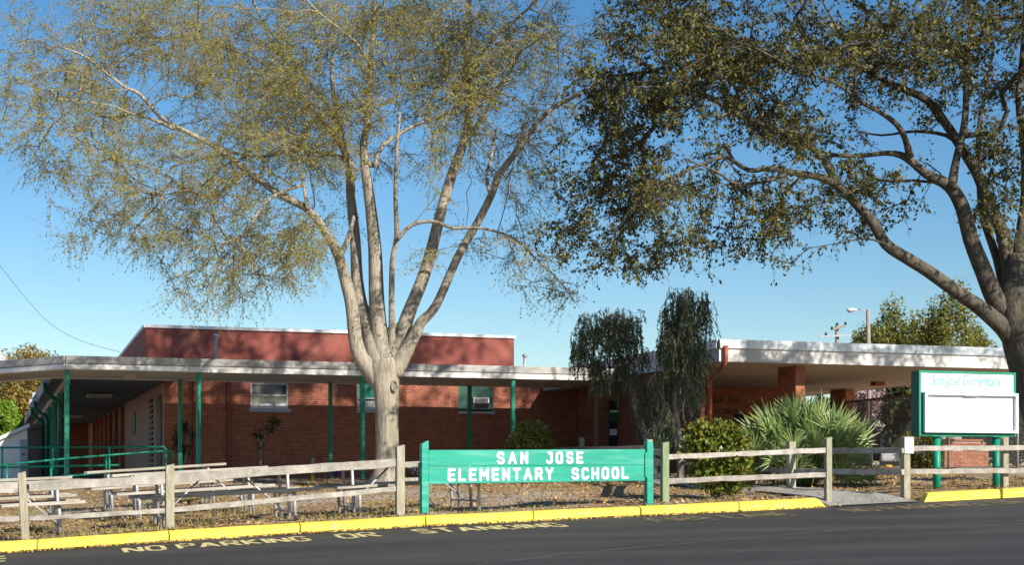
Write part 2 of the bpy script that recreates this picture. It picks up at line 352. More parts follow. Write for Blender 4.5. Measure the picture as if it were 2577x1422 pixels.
def stroke(mb, a, b, w, fn, depth, k=6, stencil=False):
    """flat capsule from a to b (2-D), fn maps (x,y,z) to world"""
    ax, ay = a; bx, by = b; L = math.hypot(bx - ax, by - ay)
    if L < 1e-6: return
    dx, dy = (bx - ax) / L, (by - ay) / L; nx, ny = -dy, dx; h = w / 2; pl = []
    if stencil:
        pl = [(ax + nx * h, ay + ny * h), (ax - nx * h, ay - ny * h), (bx - nx * h, by - ny * h), (bx + nx * h, by + ny * h)]
    else:
        for i in range(k + 1):
            t = math.pi / 2 + math.pi * i / k; pl.append((ax + h * (math.cos(t) * dx - math.sin(t) * nx * -1 * 0 + math.cos(t) * 0) + h * math.sin(t) * nx, ay + h * math.cos(t) * dy + h * math.sin(t) * ny))
        for i in range(k + 1):
            t = -math.pi / 2 + math.pi * i / k; pl.append((bx + h * math.cos(t) * dx + h * math.sin(t) * nx, by + h * math.cos(t) * dy + h * math.sin(t) * ny))
    n = len(pl)
    vs = [fn(x, y, 0) for x, y in pl] + [fn(x, y, depth) for x, y in pl]
    mb.add(vs, [tuple(range(n, 2 * n))] + [(i, (i + 1) % n, n + (i + 1) % n, n + i) for i in range(n)])
def glyph_w(ch): return max(p[0] for pl in GL[ch] for p in pl)

# ================================================================== GROUND, ROAD, KERB
def grid_sheet(name, us, vs, zf, m):
    uu, vv = np.meshgrid(us, vs); z = zf(uu, vv)
    V = np.stack([C_ * uu - S_ * vv, S_ * uu + C_ * vv, z + EYE], -1).reshape(-1, 3); nu = len(us); nv = len(vs)
    i = np.arange(nv - 1)[:, None] * nu + np.arange(nu - 1)[None]
    Fq = np.stack([i, i + 1, i + 1 + nu, i + nu], -1).reshape(-1, 4)
    o = link_mesh(name, np_mesh(name, V, Fq, True), m); o['kind'] = 'structure'; return o
USF = np.concatenate([[-600, -300, -120, -60, -30, -16, -10, -6], np.arange(-4, 11, .25), np.arange(11, 14.01, .125), np.arange(14.25, 22.01, .25), [24, 27, 30, 40, 60, 120, 300, 600]])
VG = np.concatenate([np.arange(20.5, 22.5, .125), np.arange(22.5, 38.01, .25), [39, 40, 42, 45, 50, 60, 80, 105, 150, 300, 900]])
def zg_bumpy(u, v):
    z = zground(u, v)
    near = (v < 37) & (v > 20.6)
    return z + np.where(near, .018 * np.sin(u * 2.3 + v * 1.1) * np.sin(v * 1.9 - u * .7) + .012 * np.sin(u * 5.1 - v * 3.7), 0)
ground = grid_sheet('ground', USF, VG, zg_bumpy, M_SOIL)
road = grid_sheet('road', np.concatenate([[-600, -200, -60, -25, -16], np.arange(-12, 24, .5), [30, 60, 200, 600]]),
                  np.concatenate([[-300, -100, -40, -15, 0, 5], np.arange(8, 20.6, .4), [20.62]]), zroad, M_ASPH)

kerb = thing('kerb', uv(6, 20.5, float(zk(6))), kind='structure')
def kerb_stone(u0, u1, e0=0, e1=0, rag=.01):
    n = max(2, int((u1 - u0) / .25)); prof = [(0.0, -.06), (.012, .105), (.045, .138), (.16, .144), (.17, -.06)]
    vs = []; fs = []; k = len(prof)
    for i in range(n + 1):
        t = i / n; u = u0 + (u1 - u0) * t; z = float(zk(u))
        for (dv, dz) in prof:
            uu = u
            if i == n and e1: uu = u - e1 * max(dz, 0) / .144
            if i == 0 and e0: uu = u + e0 * max(dz, 0) / .144
            vs.append(uv(uu + R.uniform(-rag, rag) * (i in (0, n)), 20.4 + dv + R.uniform(-.003, .003), z + dz + R.uniform(-.003, .003)))
    for i in range(n):
        for q in range(k - 1): fs.append((i * k + q + 1, i * k + q, (i + 1) * k + q, (i + 1) * k + q + 1))
    fs += [tuple(range(k)), tuple(n * k + q for q in range(k))[::-1]]
    MB().add(vs, fs).build('kerb_stone', M_KERB, kerb)
kj = [U(p, 20.4) for p in (-520, -230, 93, 425, 755, 1072, 1342, 1612, 1860, 2090)]
for a, b in zip(kj[:-1], kj[1:]): kerb_stone(a + .012, b - .012, e1=.22 if b == kj[-1] else 0)
kj2 = [U(p, 20.4) for p in (2318, 2520, 2760, 3000)]
for i, (a, b) in enumerate(zip(kj2[:-1], kj2[1:])): kerb_stone(a + .02, b - .02, e0=.14 if i == 0 else .04)

# concrete path through the fence opening towards the entrance door
pc = [uv(12.6, 20.40), uv(12.6, 20.9), W(2090, 1240, 24.3), W(1930, 1240, 26.2), W(1760, 1220, 29.5), W(1640, 1212, 33.0), W(1565, 1205, 37.5), W(1552, 1205, 40.0)]
def drape(name, pts, width, dz, m, n=10, w0=None):
    vs = []; fs = []; P = []
    for i in range(len(pts) - 1):
        for t in range(n): P.append(Vector(pts[i]).lerp(Vector(pts[i + 1]), t / n))
    P.append(Vector(pts[-1]))
    for i, p in enumerate(P):
        d = P[min(i + 1, len(P) - 1)] - P[max(i - 1, 0)]; d.z = 0; d.normalize(); nr = Vector((d.y, -d.x, 0))
        if i < 6 and w0: nr = Vector((C_, S_, 0))
        w = width if not w0 else w0 + (width - w0) * min(1, i / (2 * n))
        for q in range(7):
            t = q / 6 - .5; x = p + nr * w * t; u, v = UV(x); vs.append(uv(u, max(v, 20.40), float(zg_bumpy(np.array(u), np.array(max(v, 20.5)))) + dz))
    for i in range(len(P) - 1):
        for q in range(6): o = i * 7 + q; fs.append((o, o + 1, o + 8, o + 7))
    mb = MB(); mb.add(vs, fs); o = mb.build(name, m); o['kind'] = 'structure'; return o
drape('path', pc, 1.35, .03, M_CONC, w0=1.55)

# painted wording on the asphalt
def road_word(text, px0, px1, m=M_ROADPAINT, v0=19.36, v1=20.02):
    u0, u1 = U(px0, 19.7), U(px1, 19.7); H = v1 - v0; gw = [glyph_w(c) + .06 for c in text]; gap = .22
    tot = sum(gw) + gap * (len(text) - 1); k = (u1 - u0) / tot; x = 0; mb = MB(); st = .085; lay = 0
    for c, w in zip(text, gw):
        for pl in GL[c]:
            for i in range(len(pl) - 1):
                (ax, ay), (bx, by) = pl[i], pl[i + 1]; lay += 1
                # stencil bridges: shorten strokes a little at the corners
                L = math.hypot((bx - ax) * k, (by - ay) * H)
                cut = min(.3, .035 / max(L, .01)) if len(pl) > 2 and L > .12 else 0
                A = (ax + (bx - ax) * cut, ay + (by - ay) * cut); B = (bx - (bx - ax) * cut, by - (by - ay) * cut)
                def fn(xx, yy, zz, lay=lay):
                    uu = u0 + xx; vv = v0 + yy; return uv(uu, vv, float(zroad(uu, vv)) + .004 + (lay % 7) * .0004 + zz * 0)
                a2 = ((x + A[0] + .03) * k, A[1] * (H - st) + st / 2); b2 = ((x + B[0] + .03) * k, B[1] * (H - st) + st / 2)
                dx, dy = b2[0] - a2[0], b2[1] - a2[1]; l = math.hypot(dx, dy)
                wv = .062 + (.095 - .062) * abs(dx) / max(l, 1e-6)
                nx, ny = -dy / l * wv / 2, dx / l * wv / 2
                q = [(a2[0] + nx, a2[1] + ny), (a2[0] - nx, a2[1] - ny), (b2[0] - nx, b2[1] - ny), (b2[0] + nx, b2[1] + ny)]
                mb.add([fn(p[0], p[1], 0) for p in q], [(0, 1, 2, 3)])
        x += w + gap
    return mb.build('painted_word', m, road)
road_word('LANE', -215, 22)
road_word('NO', 312, 412); road_word('PARKING', 448, 772); road_word('OR', 850, 946); road_word('STANDING', 1046, 1412)
road_word('FIRE', 1640, 1790, M_ROADFADE); road_word('LANE', 1822, 1985, M_ROADFADE)
road_word('NO', 2130, 2195, M_ROADFADE); road_word('PARKING', 2225, 2455, M_ROADFADE); road_word('OR', 2500, 2570, M_ROADFADE)
# thin pale line that runs across the asphalt
def ray_road(px, py):
    lo, hi = 8.0, 60.0
    for _ in range(50):
        Y = (lo + hi) / 2; p = W(px, py, Y); u, v = UV(p)
        if p.z - EYE > float(zroad(u, v)): lo = Y
        else: hi = Y
    return UV(W(px, py, lo))
mb = MB(); LP = [(1200, 1424), (1420, 1397), (1620, 1378), (1800, 1364), (2000, 1346), (2200, 1330), (2400, 1319), (2640, 1309)]
for i in range(len(LP) - 1):
    for t in range(6):
        a = ray_road(LP[i][0] + (LP[i + 1][0] - LP[i][0]) * t / 6, LP[i][1] + (LP[i + 1][1] - LP[i][1]) * t / 6 + R.uniform(-.6, .6))
        b = ray_road(LP[i][0] + (LP[i + 1][0] - LP[i][0]) * (t + 1) / 6, LP[i][1] + (LP[i + 1][1] - LP[i][1]) * (t + 1) / 6)
        w = R.uniform(.012, .028)
        mb.add([uv(a[0], a[1] - w, float(zroad(a[0], a[1] - w)) + .005), uv(b[0], b[1] - w, float(zroad(b[0], b[1] - w)) + .005), uv(b[0], b[1] + w, float(zroad(b[0], b[1] + w)) + .005), uv(a[0], a[1] + w, float(zroad(a[0], a[1] + w)) + .005)], [(0, 1, 2, 3)])
mb.build('painted_line', M_CRACK, road)

# ================================================================== MAIN SCHOOL BUILDING
VC0, VC1, VW, VP = 37.28, 40.79, 42.3, 46.0
ZS, ZT = 2.48, 2.80                       # canopy soffit and top above the eye
u_l = U(413, VW); u_r = 16.9
school = thing('school_building', uv(10, VW, -.05), 'long single storey red brick school building with a taller painted red upper wall', 'building')
def brick_wall(root, wallname, u0, u1, v, z0, z1, holes=(), nsingle=0, course=.054, blen=.168, mb_mat=M_MORTAR, bm=M_BRICK, thick=.25, face='v', far=0):
    """wall in the plane v = const (face 'v', seen from -v) or u = const (face 'u', seen from -u); bricks stand proud of the mortar"""
    g = .014; d = .013; wall = MB(); us = [u0, u1]; zs = [z0, z1]
    for h in holes: us += [h[0], h[1]]; zs += [max(z0, h[2]), min(z1, h[3])]
    us = sorted(set(round(x, 4) for x in us)); zs = sorted(set(round(x, 4) for x in zs))
    for i in range(len(us) - 1):
        for j in range(len(zs) - 1):
            cu, cz = (us[i] + us[i + 1]) / 2, (zs[j] + zs[j + 1]) / 2
            if any(h[0] < cu < h[1] and h[2] < cz < h[3] for h in holes): continue
            if face == 'v': wall.uvbox(us[i], us[i + 1], v, v + thick, zs[j], zs[j + 1])
            else: wall.uvbox(v, v + thick, us[i], us[i + 1], zs[j], zs[j + 1])
    w = wall.build(wallname, mb_mat, root)
    bl = []
    nz = int((z1 - z0) / course)
    for j in range(nz):
        zb = z0 + j * course; x = u0 - (blen / 2 if j % 2 else 0)
        while x < u1:
            a, b = max(x, u0) + g / 2, min(x + blen, u1) - g / 2; x += blen
            if b - a < .03: continue
            cu, cz = (a + b) / 2, zb + course / 2
            pcs = [(a, b)]
            for h in holes:
                if not (h[2] - .02 < cz < h[3] + .02): continue
                nx = []
                for (p, q) in pcs:
                    if q <= h[0] or p >= h[1]: nx.append((p, q)); continue
                    if p < h[0]: nx.append((p, h[0] - .002))
                    if q > h[1]: nx.append((h[1] + .002, q))
                pcs = nx
            for (p, q) in pcs:
                if q - p > .025: bl.append((p, q, zb + g / 2, zb + course - g / 2))
    singles = []; rest = bl
    if nsingle:
        full = [q for q in bl if abs((q[1] - q[0]) - (blen - g)) < 1e-4]
        full.sort(key=lambda q: q[0] if far == 0 else abs(q[0] - far)); singles = full[:nsingle]; ss = set(singles); rest = [q for q in bl if q not in ss]
    def corners(q):
        a, b, c, e = q; dd = d + R.uniform(-.004, .004)
        if face == 'v': return [uv(a, v - dd, c), uv(b, v - dd, c), uv(b, v + .004, c), uv(a, v + .004, c), uv(a, v - dd, e), uv(b, v - dd, e), uv(b, v + .004, e), uv(a, v + .004, e)]
        return [uv(v - dd, b, c), uv(v - dd, a, c), uv(v + .004, a, c), uv(v + .004, b, c), uv(v - dd, b, e), uv(v - dd, a, e), uv(v + .004, a, e), uv(v + .004, b, e)]
    if rest:
        mb = MB()
        for q in rest: mb.add(corners(q), [(3, 2, 1, 0), (4, 5, 6, 7), (0, 1, 5, 4), (1, 2, 6, 5), (3, 0, 4, 7)])
        mb.build('brick_field', bm, w, kind='stuff')
    if singles:
        L = blen - g; H = course - g; me = None
        for q in singles:
            p = uv((q[0] + q[1]) / 2, v - R.uniform(-.003, .003), (q[2] + q[3]) / 2) - root.location
            if me is None:
                o = MB().box(-L / 2, L / 2, -d, .004, -H / 2, H / 2).build('brick', bm, w, local=True); me = o.data
            else:
                o = bpy.data.objects.new('brick', me); COL.objects.link(o); o.parent = w
            o.location = p; o.rotation_euler = (0, 0, TH)
    return w
def wu(px): return U(px, VW)
def wz(px, py): return Zp(px, py, VW)
H1 = (wu(630), wu(725), wz(680, 1029), 2.72); H2 = (wu(898), wu(992), wz(945, 1031), 2.72); H3 = (wu(1153), wu(1240), wz(1196, 1036), 2.72)
H4 = (wu(1453), wu(1490), wz(1470, 1021), wz(1470, 978)); H5 = (wu(1453), wu(1490), -.02, wz(1470, 1054))
brick_wall(school, 'front_wall', u_l, u_r, VW, -.12, 2.9, [H1, H2, H3, H4, H5], nsingle=300)
# roof over the front rooms, set back upper wall
MB().uvbox(u_l, 24.0, VW + .26, VP, 2.7, 2.88).build('low_roof', M_ROOF, school)
pu0, pu1 = U(365, VP), U(1293, VP); zt = Zp(365, 822, VP)
up = MB()
P = [uv(pu0, VP, 2.6), uv(pu1, VP, 2.6), uv(pu1, VP + 16, 2.6), uv(pu0, VP + 16, 2.6), uv(pu0, VP, zt), uv(pu1, VP, zt - .02), uv(pu1, VP + 16, zt - .33), uv(pu0, VP + 16, zt - .33)]
up.hexa(P); upper = up.build('upper_wall', M_PARAPET, school)
cp = MB(); cp.uvbox(pu0 - .05, pu1 + .05, VP - .06, VP - .003, zt - .03, zt + .06)
cp.build('coping', M_FASC, school)
cp = MB(); a0 = uv(pu0 - .025, VP, zt + .01); b0 = uv(pu0 - .025, VP + 16, zt - .32); cp.bar(a0, b0, .06, .09); cp.build('coping', M_FASC, school)
mb = MB(); mb.uvbox(pu0 + .02, pu1 - .02, VP + .02, VP + 15.9, zt - .28, zt - .2); 
# courses on the painted upper wall: raised bricks hardly show, keep faint pilaster lines
for i in range(6):
    uu = pu0 + (pu1 - pu0) * (i + .5) / 6
# windows
def window(hole, kind):
    u0, u1, z0, z1 = hole
    fr = MB(); t = .045; d0, d1 = VW + .03, VW + .10
    fr.uvbox(u0 + .004, u0 + t, d0, d1, z0 + .004, z1); fr.uvbox(u1 - t, u1 - .004, d0, d1, z0 + .004, z1); fr.uvbox(u0 + t, u1 - t, d0, d1, z0 + .004, z0 + t); fr.uvbox(u0 + t, u1 - t, d0, d1, z1 - t, z1)
    if kind == 'sash':
        zm = wz(680, 995); fr.uvbox(u0 + t, u1 - t, d0 - .01, d1, zm - .02, zm + .02); fr.uvbox(u0 + t, u1 - t, d0, d1, 2.52, 2.56)
    if kind == 'panel':
        zm = wz(945, 1002); fr.uvbox(u0 + t, u1 - t, d0 - .01, d1, zm - .03, zm + .0); fr.uvbox(u0 + t, u1 - t, d0, d1, wz(945, 1011) - .02, wz(945, 1011) + .01)
    f = fr.build('window', M_ALU if kind != 'board' else M_GREEND, school)
    if kind == 'sash':
        MB().uvbox(u0 + t, u1 - t, d0 + .03, d0 + .04, z0 + t, zm - .02).build('pane', M_GLASS, f)
        MB().uvbox(u0 + t, u1 - t, d0 + .03, d0 + .04, zm + .02, z1 - t).build('pane', M_GLASS, f)
        bl = MB(); bl.uvbox(wu(655), wu(686), d0 + .012, d0 + .022, z0 + t + .02, z0 + t + .09); bl.uvbox(wu(693), wu(719), d0 + .012, d0 + .022, z0 + t + .02, z0 + t + .1); bl.build('paper_strip', M_PAPER, f)
    elif kind == 'panel':
        MB().uvbox(u0 + t, u1 - t, d0 + .02, d0 + .05, zm, z1 - t).build('green_panel', M_GREEN, f)
        MB().uvbox(u0 + t, u1 - t, d0 + .03, d0 + .05, wz(945, 1011), zm - .03).build('pane', M_DARK, f)
        MB().uvbox(u0 + t, u1 - t, d0 + .02, d0 + .05, z0 + t, wz(945, 1011) - .02).build('white_panel', M_GREYBOX, f)
    else:
        MB().uvbox(u0 + t, u1 - t, d0 + .02, d0 + .05, z0 + t, z1 - t).build('green_panel', M_GREENB, f)
    return f
w1 = window(H1, 'sash'); MB().uvbox(H1[0] - .05, H1[1] + .05, VW - .07, VW + .1, H1[2] - .10, H1[2]).build('sill', M_SILL, w1)
w2 = window(H2, 'panel'); MB().uvbox(H2[0] - .03, H2[1] + .03, VW - .07, VW + .1, H2[2] - .10, H2[2]).build('sill', M_SILL, w2)
w3 = window(H3, 'board'); MB().uvbox(H3[0] - .01, H3[1] + .03, VW - .07, VW + .1, H3[2] - .07, H3[2]).build('sill', M_SILLW, w3)
for h in (H4, H5):
    f = MB(); f.uvbox(h[0] + .004, h[1] - .004, VW + .05, VW + .1, h[2] + .004, h[3] - .004); f.build('green_panel', M_GREENB, school)
ac = thing('air_conditioner', uv(wu(1203), VW - .1, wz(1203, 1031)), 'grey window air conditioner set in the dark green boarded window', 'air conditioner')
a0, a1, az0, az1 = wu(1186), wu(1223), wz(1203, 1031), wz(1203, 1002)
MB().uvbox(a0, a1, VW - .22, VW + .07, az0, az1).build('casing', M_GREYBOX, ac)
fr = MB(); fr.uvbox(a0 - .01, a0 + .02, VW - .245, VW - .222, az0, az1); fr.uvbox(a1 - .02, a1 + .01, VW - .245, VW - .222, az0, az1); fr.uvbox(a0 + .02, a1 - .02, VW - .245, VW - .222, az0, az0 + .02); fr.uvbox(a0 + .02, a1 - .02, VW - .245, VW - .222, az1 - .02, az1); fr.build('front_frame', M_ALU, ac)
gr = MB()
for i in range(9):
    z = az0 + .03 + i * (az1 - az0 - .06) / 9; gr.uvbox(a0 + .022, a1 - .022, VW - .238, VW - .223, z, z + .014)
gr.build('grille', M_ACFACE, ac); MB().uvbox(a0 + .05, a0 + .16, VW - .246, VW - .239, az1 - .06, az1 - .045).build('badge', M_ALU, ac)
# red downspouts on the front wall
for px in (489, 574):
    u = wu(px); d = MB(); d.uvbox(u - .05, u + .05, VW - .11, VW - .02, -.05, 2.75); o = d.build('downspout', M_DOWN, school)
    s = MB()
    for z in (.4, 1.3, 2.1): s.uvbox(u - .07, u + .07, VW - .118, VW - .016, z, z + .03)
    s.build('strap', M_DOWN, o)
# roof vents
for px, pt, lab in ((543, 846, 'tall black topped metal vent pipe on the low roof'), (1320, 897, 'short metal vent pipe right of the upper wall')):
    v = 44.0; u = U(px, v); z1 = Zp(px, pt, v); t = thing('vent_pipe', uv(u, v, 2.88), lab, 'vent pipe')
    MB().tube([uv(u, v, 2.86), uv(u, v, z1)], .045, 10).build('pipe', M_ALU if px > 1000 else M_GREYBOX, t)
    MB().tube([uv(u, v, z1 - .02), uv(u, v, z1 + .05), uv(u, v, z1 + .07)], [.075, .075, .02], 10).build('cap', M_GALV, t)
    MB().tube([uv(u, v, 2.88), uv(u, v, 2.95)], [.1, .055], 10).build('flashing', M_GREYBOX, t)

# corridor wall and far end, left of the front wall
cu0, cu1 = 1.3, u_l - .06
corr = MB(); corr.uvbox(cu1, cu1 + .25, VW + .002, 77, -.15, 2.498); cw = corr.build('corridor_wall', M_STUCCO, school)
MB().uvbox(cu0 + .1, cu1 + .25, 77.01, 77.15, -.2, 2.62).build('corridor_end_wall', M_PILAST, school)
def cpx(px): a = (px - CX) / F; return (C_ * cu1 - a * S_ * cu1) / (S_ + C_ * a)
for px in (241, 250, 260, 271, 283, 297, 313):
    v = cpx(px); MB().uvbox(cu1 - .13, cu1 - .002, v, v + .45, -.15, 2.44).build('pilaster', M_PILAST, school)
for p0, p1, z0, z1, m, nm in ((396, 407, -.1, 2.2, M_DARK, 'door'), (303, 309, 1.0, 2.1, M_GREENB, 'door_panel'), (333, 341, 1.35, 2.05, M_GREENB, 'window_panel'), (303, 309, -.1, .9, M_GREEND, 'door_panel')):
    va, vb = cpx(p1), cpx(p0); MB().uvbox(cu1 - .03, cu1 - .003, va, vb, z0, z1).build(nm, m, school)
for i in range(15):
    z = -.05 + i * .155; va, vb = cpx(385), cpx(377); MB().uvbox(cu1 - .05, cu1 - .003, va, vb, z, z + .075).build('louvre_slat', M_DARK, school)
for px in (352, 262):
    v = cpx(px) - 1.5
    MB().uvbox(2.6, 3.3, v, v + 1.1, 2.38, 2.455).build('corridor_light', M_SOFFIT, school)

# covered walkway (canopy) in front, with its wing to the left and the corridor roof behind
u_e = 15.45
F1 = uv(U(165, VC0), VC0); B1u = 1.3
canopy = thing('covered_walkway', uv(8, VC0, -.05), 'flat white edged walkway canopy on thin green posts along the brick wall', 'canopy')
dw = Vector((-2.08, 1.65, 0)); FL = F1 + dw * 2.4; bl0 = uv(B1u, VC1); BL = bl0 + Vector((-1.66, 1.40, 0)) * 2.6
def slab(poly, z0, z1):
    mb = MB(); mb.prism([Vector((p.x, p.y, EYE + z0)) for p in poly], (0, 0, z1 - z0)); return mb
poly = [F1, uv(u_e, VC0), uv(u_e, VC1), bl0, BL, FL]
slab(poly, ZS + .05, ZT - .03).build('roof_slab', M_ROOF, canopy)
inset = [F1 + Vector((.02, .06, 0)), uv(u_e - .03, VC0 + .05), uv(u_e - .03, VC1 - .03), bl0 + Vector((0, -.05, 0)), BL + Vector((0, -.05, 0)), FL + Vector((0, .06, 0))]
slab(inset, ZS + .02, ZS + .047).build('soffit', M_SOFFIT, canopy)
def edge_strip(a, b, z0, z1, out, name, m, th=.05, side=1):
    d = Vector((b.x - a.x, b.y - a.y, 0)).normalized(); n = Vector((d.y, -d.x, 0)) * side
    mb = MB(); P = []
    for z in (z0, z1):
        for p, o in ((a, out), (b, out), (b, out - th), (a, out - th)): q = p + n * o; P.append(Vector((q.x, q.y, EYE + z)))
    mb.hexa(P); return mb.build(name, m, canopy)
ur = uv(u_e, VC0); 
for a, b in ((F1, ur), (FL, F1)):
    edge_strip(a, b, ZT - .17, ZT, .06, 'roof_edge', M_GRAVEL, .10)
    edge_strip(a, b, ZS, ZT - .19, .035, 'fascia', M_FASC, .05)
g1 = uv(U(470, VC0), VC0)
for a, b in ((F1, g1), (FL, F1)):
    edge_strip(a, b, ZS + .012, ZS + .095, .10, 'gutter', M_WHITE, .065)
edge_strip(uv(u_e, VC1), bl0, ZS, ZT, .0, 'back_fascia', M_FASC, .05, 1)
edge_strip(bl0, BL, ZS - .02, ZT, .0, 'back_fascia', M_FASC, .05, 1)
edge_strip(ur, uv(u_e, VC1), ZS, ZT, .0, 'end_fascia', M_FASC, .05, 1)
# corridor roof
MB().uvbox(cu0 + .06, cu1 + .3, VC1 + .06, 77.2, ZS + .06, ZT - .05).build('corridor_roof', M_ROOF, canopy)
MB().uvbox(cu0 + .07, cu1 - .01, VC1 + .07, 77.0, ZS + .02, ZS + .055).build('corridor_soffit', M_SOFFITSHADE, canopy)
MB().uvbox(cu0, cu0 + .055, VC1 + .06, 77.2, ZS - .02, ZT).build('corridor_fascia', M_GRAVEL, canopy)
MB().uvbox(cu0 + .36, cu0 + .5, VC1 + .1, 77.0, ZS - .14, ZS + .018).build('corridor_beam', M_SOFFIT, canopy)
def gpost(px, v, w=.10, base=None):
    u = U(px, v); zb = float(zground(u, v)) - .05 if base is None else base
    o = MB().uvbox(u - w / 2, u + w / 2, v - w / 2, v + w / 2, zb, ZS + .015).build('post', M_GREEN, canopy, bevel=.006)
    MB().uvbox(u - w / 2 - .02, u + w / 2 + .02, v - w / 2 - .02, v + w / 2 + .02, ZS - .002, ZS + .012).build('post_cap', M_GREEN, o)
for px in (168, 499, 912, 1290): gpost(px, VC0 + .09, base=-.16 if px < 300 else -.08)
for px in (453, 831, 1181): gpost(px, VC1 - .12, base=-.1)
v = VC1 + .35
for i in range(7):
    w = .10; uu = cu0 + .43; MB().uvbox(uu - .06, uu + .06, v - .06, v + .06, -.25, ZS - .142).build('post', M_GREEN, canopy); v += 4.6
for k, px in enumerate((113, 88, 80)):
    a = (px - CX) / F; v = (C_ * (cu0 - .07) - a * S_ * (cu0 - .07)) / (S_ + C_ * a); uu = cu0 - .07
    hd = MB(); hd.prism([uv(uu - .09, v - .11, 2.45), uv(uu + .06, v - .11, 2.45), uv(uu + .06, v + .11, 2.45), uv(uu - .09, v + .11, 2.45)], (0, 0, .30)); h = hd.build('rain_head', M_SILL, canopy)
    MB().tube([uv(uu, v, 2.46), uv(uu, v, 2.2), uv(uu + .35, v, 1.95), uv(uu + .38, v, 1.8), uv(uu + .38, v, -.2)], .06, 8).build('drain_pipe', M_GREEND, h)
MB().uvbox(U(312, 39.2), U(340, 39.2), 39.0, 39.3, ZS - .06, ZS + .018).build('ceiling_light', M_SOFFIT, canopy)
# little turbine vent on the wing roof
t = thing('roof_vent', W(2, 905, 43), 'white round roof vent at the left edge above the canopy', 'vent')
MB().ball(W(-6, 893, 43) , .17, .17, .12).build('dome', M_WHITE, t); MB().tube([W(-6, 930, 43), W(-6, 896, 43)], [.2, .24], 12).build('collar', M_WHITE, t)
# concrete walkway slab under the canopy
sb = MB(); sb.prism([uv(U(165, VC0) - .3, VC0 - .35, -.2), uv(u_e, VC0 - .35, -.2), uv(u_e, VW - .01, -.2), uv(1.4, VW - .01, -.2)], (0, 0, .15)); o = sb.build('walkway_slab', M_CONC); o['kind'] = 'structure'
sb = MB(); sb.uvbox(1.4, cu1, VW + .02, 77, -.25, -.06); o = sb.build('corridor_floor', M_CONC); o['kind'] = 'structure'
# electrical box beside the corridor
p = W(60, 1155, 46); eb = thing('electrical_cabinet', p, 'grey metal electrical cabinet beside the left corridor', 'cabinet')
MB().box(p.x - .12, p.x + .12, p.y, p.y + .3, p.z - .6, p.z + .57).build('cabinet_body', M_GREYBOX, eb, bevel=.01)
MB().box(p.x - .1, p.x + .1, p.y - .012, p.y - .002, p.z - .05, p.z + .53).build('cabinet_door', M_SILL, eb)
MB().box(p.x - .03, p.x + .02, p.y - .03, p.y - .013, p.z + .1, p.z + .16).build('lock', M_DARK, eb)

# ================================================================== ENTRANCE BUILDING WITH DRIVE-THROUGH ROOF
VR0, VR1 = 31.66, 46.2; ur0, ur1 = U(1809.5, VR0), 24.9; ZRS, ZRT = 2.60, 3.10
ent = thing('entrance_building', uv(18, 36, 0), 'school entrance with a wide flat overhanging roof on brick piers', 'building')
MB().uvbox(ur0 + .06, ur1 - .06, VR0 + .06, VR1 - .05, ZRS + .06, ZRT - .06).build('roof_slab', M_ROOF, ent)
MB().uvbox(ur0 + .08, ur1 - .08, VR0 + .1, VR1 - .08, ZRS + .02, ZRS + .055).build('soffit', M_SOFFIT, ent)
for i in range(14):       # thin joints of the soffit boards
    pass
n = 13; du = (ur1 - ur0) / n
for i in range(n):
    a = ur0 + i * du; b = a + du
    MB().uvbox(a + .003, b - .003, VR0 - .05, VR0 + .04, ZRT - .20, ZRT - .09).build('metal_panel', M_METALEDGE, ent)
    MB().uvbox(a + .003, b - .003, VR0 - .035, VR0 + .05, ZRT - .088, ZRT).build('roof_cap', M_METALEDGE, ent)
MB().uvbox(ur0, ur1, VR0, VR0 + .055, ZRS, ZRT - .202).build('front_fascia', M_FASCW, ent)
n = 7; dv = (VR1 - VR0 - .1) / n
for i in range(n):
    a = VR0 + .06 + i * dv; MB().uvbox(ur0 - .05, ur0 + .04, a, a + dv - .006, ZRT - .20, ZRT).build('metal_panel', M_METALEDGE, ent)
MB().uvbox(ur0 - .0, ur0 + .055, VR0 + .06, VR1, ZRS, ZRT - .202).build('side_fascia', M_FASCW, ent)
MB().uvbox(ur1 - .055, ur1, VR0 + .06, VR1, ZRS, ZRT - .01).build('side_fascia', M_FASCW, ent)
MB().uvbox(ur0 + .06, ur1 - .06, VR1 - .045, VR1, ZRS, ZRT - .01).build('back_fascia', M_FASC, ent)
us0 = U(1762, 33.0)
brick_wall(ent, 'side_wall', 33.0, 41.0, us0, -.1, ZRS + .01, thick=.26, face='u', bm=M_BRICKS, mb_mat=M_MORTARS)  # side face takes the shade-darkened brick, the front end the brighter one
mb = MB(); zz = -.1
while zz < ZRS - .05: mb.uvbox(us0 + .005, us0 + .255, 33.0 - .013, 33.0 - .001, zz + .006, zz + .048); zz += .054
mb.build('brick_field', M_BRICKD, ent, kind='stuff')
bu1 = U(2008, 40.8)
DW = (U(1840, 40.8), U(1872, 40.8), Zp(1855, 1075, 40.8), Zp(1855, 1039, 40.8))
brick_wall(ent, 'back_wall', us0 + .27, bu1, 40.8, -.1, ZRS + .015, [DW], bm=M_BRICKD, mb_mat=M_MORTARS)
f = MB().uvbox(DW[0] + .005, DW[1] - .005, 40.85, 40.9, DW[2], DW[3]).build('window', M_DARK, ent)
mb = MB(); mb.uvbox(DW[0] + .005, DW[0] + .05, 40.82, 40.848, DW[2], DW[3]); mb.uvbox(DW[0] + .05, DW[1] - .005, 40.82, 40.848, DW[3] - .05, DW[3]); mb.build('frame', M_GREYBOX, f)
